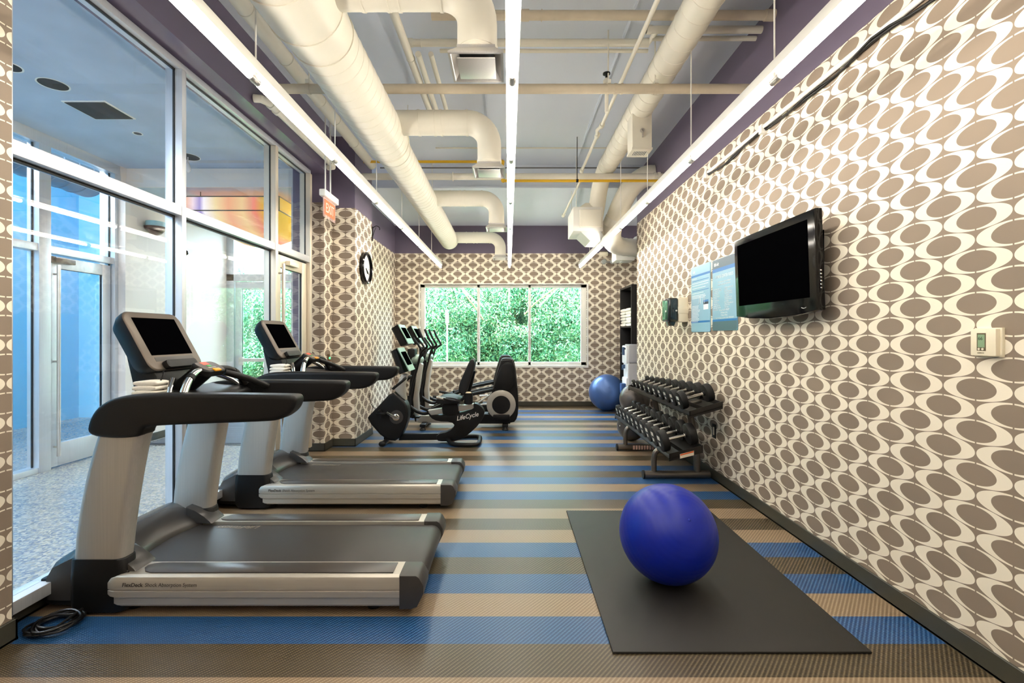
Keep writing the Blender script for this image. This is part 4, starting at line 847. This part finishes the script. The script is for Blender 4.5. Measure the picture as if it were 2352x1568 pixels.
towel((-1.978, 2.60+1.466, 1.122), 'folded white towel on the tray of the treadmill by the glass door')
# coiled cord
b = MB(); pts = []
for k in range(150):
    a = k*2*PI/22+.3; r = .085+.016*math.sin(k*.37)+.006*math.cos(k*.9); pts.append((-2.275+r*1.05*math.cos(a)+.0004*k, 2.325+r*.95*math.sin(a), .010+.00022*k+.004*math.sin(k*.7)))
pts += [(-2.20, 2.44, .04), (-2.15, 2.50, .06)]
o = obj('power_cord', MB().tube(pts, .0068, 8), mat('cord_rubber', (18, 17, 17), .3, var=0)); tag(o, 'coiled black power cord lying on the floor by the stub wall', 'cord')
# ---------------------------------------------------------------- recumbent bike, traced side view turned into solids
s_ = 6.35/1078/4.356; bx = lambda cx: -368*6.35/1078+cx*s_; bz = lambda cy: 1.45+70*6.35/1078-cy*s_
def P2(l): return [(bx(a), bz(c)) for a, c in l]
YC = 6.35; ZF = .012
t = thing('recumbent_bike', 'black recumbent exercise bike with a padded seat back', 'exercise bike', (-1.05, YC, 0))
obj('front_shell', MB().prism(chaikin(P2([(455, 855), (520, 905), (590, 965), (615, 1050), (602, 1180), (520, 1350), (380, 1335), (200, 1130), (240, 1080), (320, 1000)]), 1), 'y', YC-.10, YC+.10, .03, seg=3), BLK, t, ang=50)
obj('shell_trim', MB().tube([(x, YC-.085, z) for x, z in P2([(470, 870), (530, 935), (580, 1010), (600, 1090)])], .009, 8), BEZEL, t)
obj('frame_beam', MB().prism(P2([(520, 1285), (900, 1280), (960, 1345), (510, 1350)]), 'y', YC-.04, YC+.04, .01), BLK, t)
obj('seat_base', MB().prism(chaikin(P2([(795, 1050), (850, 1110), (1100, 1080), (1260, 1040), (1255, 975), (1300, 985), (1345, 1020), (1372, 1080), (1310, 1190), (1200, 1290), (1110, 1345), (960, 1355), (890, 1345), (890, 1285), (1010, 1260), (1075, 1200), (1040, 1160), (900, 1155), (830, 1120)]), 1), 'y', YC-.075, YC+.075, .02), BLK, t, ang=50)
obj('seat_rail', MB().prism(P2([(803, 1050), (1255, 983), (1260, 1035), (830, 1100)]), 'y', YC-.055, YC+.055, .012), SILV, t)
text('lettering', 'LifeCycle', .085, (bx(1090), YC-.0765, bz(1148)), (PI/2, -math.radians(12), 0), NUM, t, shear=.35, bold=.001, xs=.95)
obj('seat_carriage', MB().prism(chaikin(P2([(945, 970), (1100, 955), (1112, 1075), (1090, 1095), (960, 1100), (945, 1050)]), 1), 'y', YC-.09, YC+.09, .02), BLK, t)
obj('seat_cushion', MB().prism(chaikin(P2([(890, 950), (920, 905), (1060, 905), (1140, 935), (1135, 965), (1000, 972), (900, 968)]), 2), 'y', YC-.20, YC+.20, .03, seg=3), BLKM, t, ang=60)
obj('seat_back', MB().prism(chaikin(P2([(1235, 535), (1275, 545), (1262, 640), (1215, 800), (1185, 885), (1150, 890), (1115, 855), (1118, 790), (1160, 690), (1205, 590)]), 2), 'y', YC-.18, YC+.18, .03, seg=3), BLKM, t, ang=60)
obj('back_bracket', MB().tube([(bx(1262), YC, bz(660)), (bx(1215), YC, bz(850)), (bx(1130), YC, bz(960))], .02, 10), BLK, t)
for s in (-1, 1):
    y = YC+s*.27
    obj('side_handle', MB().tube(curve([(bx(880), y, bz(890)), (bx(950), y, bz(905)), (bx(1040), y, bz(925)), (bx(1110), YC+s*.20, bz(945))], 5), .016, 12), BLK, t)
    obj('pulse_grip', MB().tube([(bx(912), y, bz(897)), (bx(1000), y, bz(916))], .0185, 12), CHROME if s < 0 else BLK, t)
obj('bottle_holder', MB().lathe([(.045, 0), (.058, .01), (.058, .15), (.052, .15), (.052, .02)], (bx(1212), YC-.16, bz(975)), 'z', 24), BLK, t)
o = obj('folded_cup_towel', MB().lathe([(.035, 0), (.047, .02), (.045, .05), (.03, .065), (.002, .07)], (bx(1212), YC-.16, bz(905)), 'z', 20), mat('beige_terry', (222, 200, 168), .9, bump=.6), ang=70); o.name = 'rolled_towel'; tag(o, 'rolled beige towel standing in the bike bottle holder', 'towel')
obj('mast', MB().prism(P2([(470, 850), (540, 690), (600, 690), (570, 800), (580, 950), (545, 925)]), 'y', YC-.05, YC+.05, .015), SILV, t)
R = [[(x, y, z) for x, z in P2(l)] for y, l in ((YC-.17, [(478, 455), (505, 440), (585, 660), (545, 670)]), (YC-.19, [(460, 460), (515, 432), (600, 662), (545, 685)]), (YC+.19, [(460, 460), (515, 432), (600, 662), (545, 685)]), (YC+.17, [(478, 455), (505, 440), (585, 660), (545, 670)]))]
obj('console_housing', MB().rings(R), BLK, t, smooth=False)
GRN = mat('silver_green_face', (150, 172, 158), .35, .2)
def face(l, y0, y1, th, m, name, par):
    (xa, za), (xb, zb) = l; d = Vector((zb-za, 0, -(xb-xa))).normalized()*-1; d = d if d.x > 0 else -d
    b = MB().rings([[(xa+d.x*h, y, za+d.z*h), (xb+d.x*h, y, zb+d.z*h), (xb, y, zb), (xa, y, za)] for y, h in ((y0, th), (y1, th))]); return obj(name, b, m, par, smooth=False)
(xa, za), (xb, zb) = P2([(520, 432), (635, 655)])
face(((xa, za), (xb, zb)), YC-.185, YC+.185, .012, GRN, 'console_face', t)
L1 = lambda k: (xa+(xb-xa)*k, za+(zb-za)*k)
face((L1(.18), L1(.76)), YC-.14, YC+.14, .016, SCREEN, 'screen', t)
for s in (-1, 1): obj('handle_bar', MB().tube(curve([(bx(560), YC+s*.04, bz(740)), (bx(600), YC+s*.16, bz(722)), (bx(560), YC+s*.20, bz(760)), (bx(480), YC+s*.21, bz(825))], 5), .017, 12), BLK, t)
P = Vector((bx(500), YC-.105, bz(1108)))
obj('crank_disc', MB().lathe([(.09, 0), (.09, -.008), (.02, -.010)], P, 'y', 28), DGREY, t); obj('crank_hub', MB().lathe([(.045, -.008), (.045, -.025), (.03, -.032), (.012, -.032)], P, 'y', 24), CHROME, t)
obj('crank_arm', MB().prism([(bx(500), bz(1092)), (bx(420), bz(1052)), (bx(408), bz(1068)), (bx(480), bz(1118))], 'y', YC-.145, YC-.125, .004), CHROME, t)
def pedal(x, z, y, s): obj('pedal', MB().box(x-.055, x+.055, y-.045, y+.045, z-.012, z+.012, .006).prism([(x-.05, z+.01), (x-.03, z+.045), (x-.015, z+.045), (x+.0, z+.01)], 'y', y-.045, y+.045, .003).prism([(x-.02, z-.01), (x-.01, z-.06), (x+.005, z-.06), (x+.005, z-.01)], 'y', y-.02, y+.0), BLK, t)
pedal(bx(365), bz(1062), YC-.19, 0); pedal(bx(650), bz(1145), YC+.19, 0)
obj('crank_arm', MB().prism([(bx(500), bz(1092)), (bx(600), bz(1140)), (bx(590), bz(1160)), (bx(490), bz(1118))], 'y', YC+.11, YC+.13, .004), CHROME, t)
obj('front_foot', MB().tube([(bx(395), YC-.23, ZF+.035), (bx(395), YC+.23, ZF+.035)], .028, 14).box(bx(365), bx(425), YC-.06, YC+.06, ZF+.04, .12, .01), BLK, t)
for s in (-1, 1): obj('foot_cap', MB().sphere((bx(385), YC+s*.235, .036), .036, 16, 8, (1.3, .8, 1)), BLKM, t)
obj('rear_foot', MB().tube(curve([(bx(985), YC-.03, .07), (bx(1060), YC-.20, .032), (bx(1180), YC-.26, .030), (bx(1280), YC-.25, .030), (bx(1312), YC-.16, .030), (bx(1312), YC+.16, .030), (bx(1280), YC+.25, .030), (bx(1180), YC+.26, .030), (bx(1060), YC+.20, .032), (bx(985), YC+.03, .07)], 5), .028, 12), BLK, t)
obj('sensor_lead', MB().tube(curve([(bx(215), YC-.02, bz(900)), (bx(235), YC-.03, bz(990)), (bx(280), YC-.02, bz(1040)), (bx(300), YC, bz(1045))], 4), .004, 6), BLK, t)
# ---------------------------------------------------------------- elliptical trainers
YE = 7.42; s_ = 7.3/1078/4.356; ex = lambda cx: -368*7.3/1078+cx*s_; ez = lambda cy: 1.45+70*7.3/1078-cy*s_
def E2(l): return [(ex(a), ez(c)) for a, c in l]
t = thing('elliptical_trainer', 'black elliptical trainer standing right behind the recumbent bike', 'elliptical trainer', (-.8, YE, 0), 'elliptical trainers by the window')
hs = chaikin(E2([(1525, 545), (1560, 532), (1640, 535), (1665, 570), (1690, 760), (1705, 1000), (1695, 1130), (1650, 1190), (1400, 1190), (1395, 1080), (1440, 850), (1475, 700)]), 1)
obj('rear_housing', MB().prism(hs, 'y', YE-.11, YE+.11, .035, seg=3), BLK, t, ang=50)
obj('housing_rim', MB().tube([(x, YE-.10, z) for x, z in chaikin(E2([(1450, 840), (1490, 680), (1530, 560), (1640, 548), (1668, 640), (1688, 830)]), 0)], .012, 8), DGREY, t)
obj('side_shield', MB().prism(chaikin(E2([(1545, 575), (1630, 575), (1650, 620), (1665, 850), (1450, 850), (1500, 680)]), 1), 'y', YE-.16, YE-.10, .02), BLK, t, ang=50)
P = Vector((ex(1530), YE-.155, ez(995)))
for s, y in ((-1, YE-.13), (1, YE+.13)):
    d = obj('drive_disc', MB().lathe([(.225, .0), (.225, s*.03), (.215, s*.036), (.142, s*.036)], (P.x, y, P.z), 'y', 56), mat('disc_silver', (176, 170, 158), .4, .3), t)
    obj('disc_hub', MB().lathe([(.142, s*.030), (.140, s*.042), (.02, s*.046)], (P.x, y, P.z), 'y', 48), BLK, d)
obj('crank_cover', MB().box(ex(1450), ex(1615), YE-.24, YE-.14, ez(1135), ez(1090), .015), BLK, t)
obj('base_rail', MB().prism(E2([(690, 1115), (1240, 1120), (1400, 1120), (1400, 1188), (690, 1188)]), 'y', YE-.06, YE+.06, .015), SILV, t)
obj('rear_beam', MB().prism(E2([(1320, 1090), (1620, 1100), (1620, 1190), (1310, 1190)]), 'y', YE-.12, YE+.12, .015), BLK, t)
for x in (1570, 760):
    obj('cross_foot', MB().box(ex(x)-.045, ex(x)+.045, YE-.27, YE+.27, .05, .095, .012), BLK, t)
    for s in (-1, 1): obj('foot_pad', MB().lathe([(.045, 0), (.05, .012), (.035, .03), (.02, .055)], (ex(x), YE+s*.24, 0), 'z', 16), BLKM, t)
obj('front_mast', MB().prism(E2([(655, 1150), (640, 950), (690, 600), (705, 560), (735, 600), (690, 900), (700, 1150)]), 'y', YE-.07, YE+.07, .02), SILV, t)
obj('mast_cover', MB().prism(E2([(600, 1140), (590, 930), (615, 650), (650, 560), (665, 600), (640, 1140)]), 'y', YE-.05, YE+.05, .015), BLK, t)
obj('shroud', MB().sphere((ex(672), YE, ez(550)), .10, 24, 12, (1.1, 1.3, .8)), GRN, t); obj('neck', MB().box(ex(585), ex(665), YE-.10, YE+.10, ez(560), ez(440), .025), BLK, t)
ea, eb = E2([(458, 215), (560, 400)])
R = [[(x, y, z) for x, z in E2(l)] for y, l in ((YE-.20, [(455, 235), (500, 205), (590, 385), (540, 405)]), (YE-.22, [(445, 240), (505, 198), (600, 390), (540, 415)]), (YE+.22, [(445, 240), (505, 198), (600, 390), (540, 415)]), (YE+.20, [(455, 235), (500, 205), (590, 385), (540, 405)]))]
obj('console_housing', MB().rings(R), BLK, t, smooth=False)
(xa, za), (xb, zb) = E2([(508, 200), (612, 392)])
face(((xa, za), (xb, zb)), YE-.215, YE+.215, .012, GRN, 'console_face', t); face((L1(.16), L1(.72)), YE-.16, YE+.16, .016, SCREEN, 'screen', t)
for s in (-1, 1):
    y = YE+s*.27
    obj('arm_lever', MB().tube(curve([(ex(720), y, ez(240)), (ex(760), y, ez(330)), (ex(805), y, ez(410)), (ex(775), y-s*.03, ez(440)), (ex(740), YE+s*.22, ez(480)), (ex(700), YE+s*.2, ez(620)), (ex(650), YE+s*.2, ez(800)), (ex(625), YE+s*.2, ez(920))], 5), .0185, 12), BLK, t)
    obj('fixed_handle', MB().tube(curve([(ex(655), YE+s*.16, ez(330)), (ex(720), YE+s*.17, ez(420)), (ex(745), YE+s*.14, ez(490)), (ex(700), YE+s*.08, ez(540))], 5), .016, 10), BLK, t)
    dz = 0 if s < 0 else -.06
    obj('lever_joint', MB().tube([(ex(620), YE+s*.2, ez(900)), (ex(620), YE+s*.2, ez(1060))], .03, 12), BLK, t)
    obj('pedal_rail', MB().tube(curve([(ex(630), YE+s*.19, ez(1010)), (ex(700), YE+s*.19, ez(1060)), (ex(800), YE+s*.18, ez(1075)), (ex(1000), YE+s*.18, ez(980)), (ex(1200), YE+s*.17, ez(900)), (ex(1450), YE+s*.15, ez(845))], 5), .027, 12), BLK, t)
    obj('foot_pedal', MB().prism(chaikin(E2([(800, 1040), (960, 970), (975, 950), (985, 985), (960, 1010), (830, 1075), (800, 1070)]), 1), 'y', YE+s*.18-.075, YE+s*.18+.075, .012), BLK, t)
obj('tie_rod', MB().tube([(ex(1290), YE-.1, ez(985)), (ex(1420), YE-.1, ez(900))], .012, 8).tube([(ex(1280), YE+.1, ez(1020)), (ex(1440), YE+.1, ez(1010))], .012, 8), SILV, t)
dup(t, (-.03, 1.12, 0), 'black elliptical trainer closest to the window wall')
# ---------------------------------------------------------------- outside: lawn and hedge trees
struct(obj('ground', MB().box(-40, 40, 8.35, 60, -.25, -.06), mat('grass_green', (92, 130, 60), .9, var=.3, scale=6), smooth=False))
def leafmat(name, c0, c1, c2):
    m, N, L, b = nodes(name); oi = N.new('ShaderNodeNewGeometry'); r = N.new('ShaderNodeValToRGB'); L.new(oi.outputs['Random Per Island'], r.inputs[0])
    r.color_ramp.elements[0].color = srgb(*c0); r.color_ramp.elements[1].color = srgb(*c2); e = r.color_ramp.elements.new(.5); e.color = srgb(*c1)
    L.new(r.outputs[0], b.inputs['Base Color']); b.inputs['Roughness'].default_value = .5; b.inputs['Transmission Weight'].default_value = 0
    b.inputs['Subsurface Weight'].default_value = 0
    return m
LEAF = leafmat('leaf_green', (48, 118, 92), (112, 178, 128), (196, 224, 176)); BARK = mat('pale_bark', (150, 128, 92), .8, var=.15)
def leafmesh(seed, n, rx, ry, h):
    rnd = random.Random(seed); V = []; Fc = []
    lumps = [(rnd.uniform(0, 2*PI), rnd.uniform(.05, 1), rnd.uniform(.15, .34)) for _ in range(110)]
    for _ in range(n):
        a, hz, lr = rnd.choice(lumps); e = (1-abs(hz*2-1)**5); c = Vector((rx*e*math.cos(a)*.80, ry*e*math.sin(a)*.80, hz*h))
        d = Vector((rnd.gauss(0, 1), rnd.gauss(0, 1), rnd.gauss(0, 1))).normalized(); p = c+d*lr*rnd.uniform(.75, 1.1)*1.5
        if p.z < .02: p.z = .02
        q = d.to_track_quat('Z', 'Y').to_matrix() @ Matrix.Rotation(rnd.uniform(0, 6.28), 3, 'Z') @ Matrix.Rotation(rnd.uniform(-.9, .9), 3, 'X')
        L_, W_ = rnd.uniform(.028, .055), rnd.uniform(.010, .018); k = len(V)
        for v in ((-L_, 0, 0), (0, -W_, .008), (L_, 0, -.01), (0, W_, .008)): V.append(p+q @ Vector(v))
        Fc += [(k, k+1, k+2), (k, k+2, k+3)]
    me = bpy.data.meshes.new('foliage'); me.from_pydata(V, [], Fc); me.materials.append(LEAF); return me
lm = [leafmesh(1, 42000, .85, .7, 3.05), leafmesh(5, 42000, .8, .7, 3.0)]
sp = [(-2.7, 12.6, 0), (-1.25, 12.2, 1), (.15, 12.5, 0), (1.5, 12.1, 1), (2.9, 12.5, 0), (-4.2, 12.4, 1), (-5.7, 12.6, 0), (-7.2, 12.3, 1), (-2.0, 13.9, 1), (-.5, 13.8, 0), (.9, 14.0, 1), (2.3, 13.8, 0), (-3.5, 13.9, 1), (-5.0, 13.9, 0), (-6.4, 14, 1)]
for k, (x, y, v) in enumerate(sp):
    t = bpy.data.objects.new('hedge_tree', None); C.objects.link(t); t.location = (x, y, -.06); tag(t, {0: 'green hedge tree outside, seen at the start of the first window pane', 1: 'green hedge tree outside, filling the first window pane', 2: 'green hedge tree outside, filling the middle window pane', 3: 'green hedge tree outside, filling the last window pane', 4: 'green hedge tree outside, beyond the end of the last window pane', 5: 'pale lit hedge tree seen through the lobby outside door'}.get(k, 'green hedge tree standing in the rear row of the hedge' if k > 7 else 'green hedge tree outside the lobby'), 'tree', 'hedge trees outside the window'); ORG[t.name] = Vector((x, y, -.06))
    o = bpy.data.objects.new('foliage', lm[v]); C.objects.link(o); o.parent = t; o.rotation_euler = (0, 0, k*1.3); o['kind'] = 'stuff'
    obj('trunk', MB().tube([(x, y, -.06), (x+.05, y, 1.3), (x, y+.05, 2.4)], [.06, .05, .02], 8), BARK, t)
t = thing('bare_branch', 'pale bare branch crossing the upper part of the first window pane', 'branch', (-.8, 11.2, 2.0))
obj('stem', MB().tube(curve([at(1058, 655, 11.3), at(1075, 685, 11.3), at(1092, 706, 11.35), at(1110, 735, 11.4)], 4), .018, 8), BARK, t)
t = thing('bare_branch', 'pale bare branch slanting across the last window pane', 'branch', (.8, 11.2, 2.0))
obj('stem', MB().tube(curve([at(1282, 655, 11.3), at(1250, 680, 11.3), at(1225, 700, 11.35), at(1205, 722, 11.4)], 4), .018, 8), BARK, t)
t = thing('vent_post', 'white capped vent post standing among the hedge leaves', 'post', at(1027, 780, 11.2))
p = at(1027, 712, 11.2); obj('cap', MB().lathe([(.05, 0), (.05, -.03), (.042, -.05), (.042, -.28), (.05, -.30)], p, 'z', 18), WHITE, t); obj('pole', MB().cyl((p.x, p.y, -.06), (p.x, p.y, p.z-.28), .018, 10), WHITE, t)
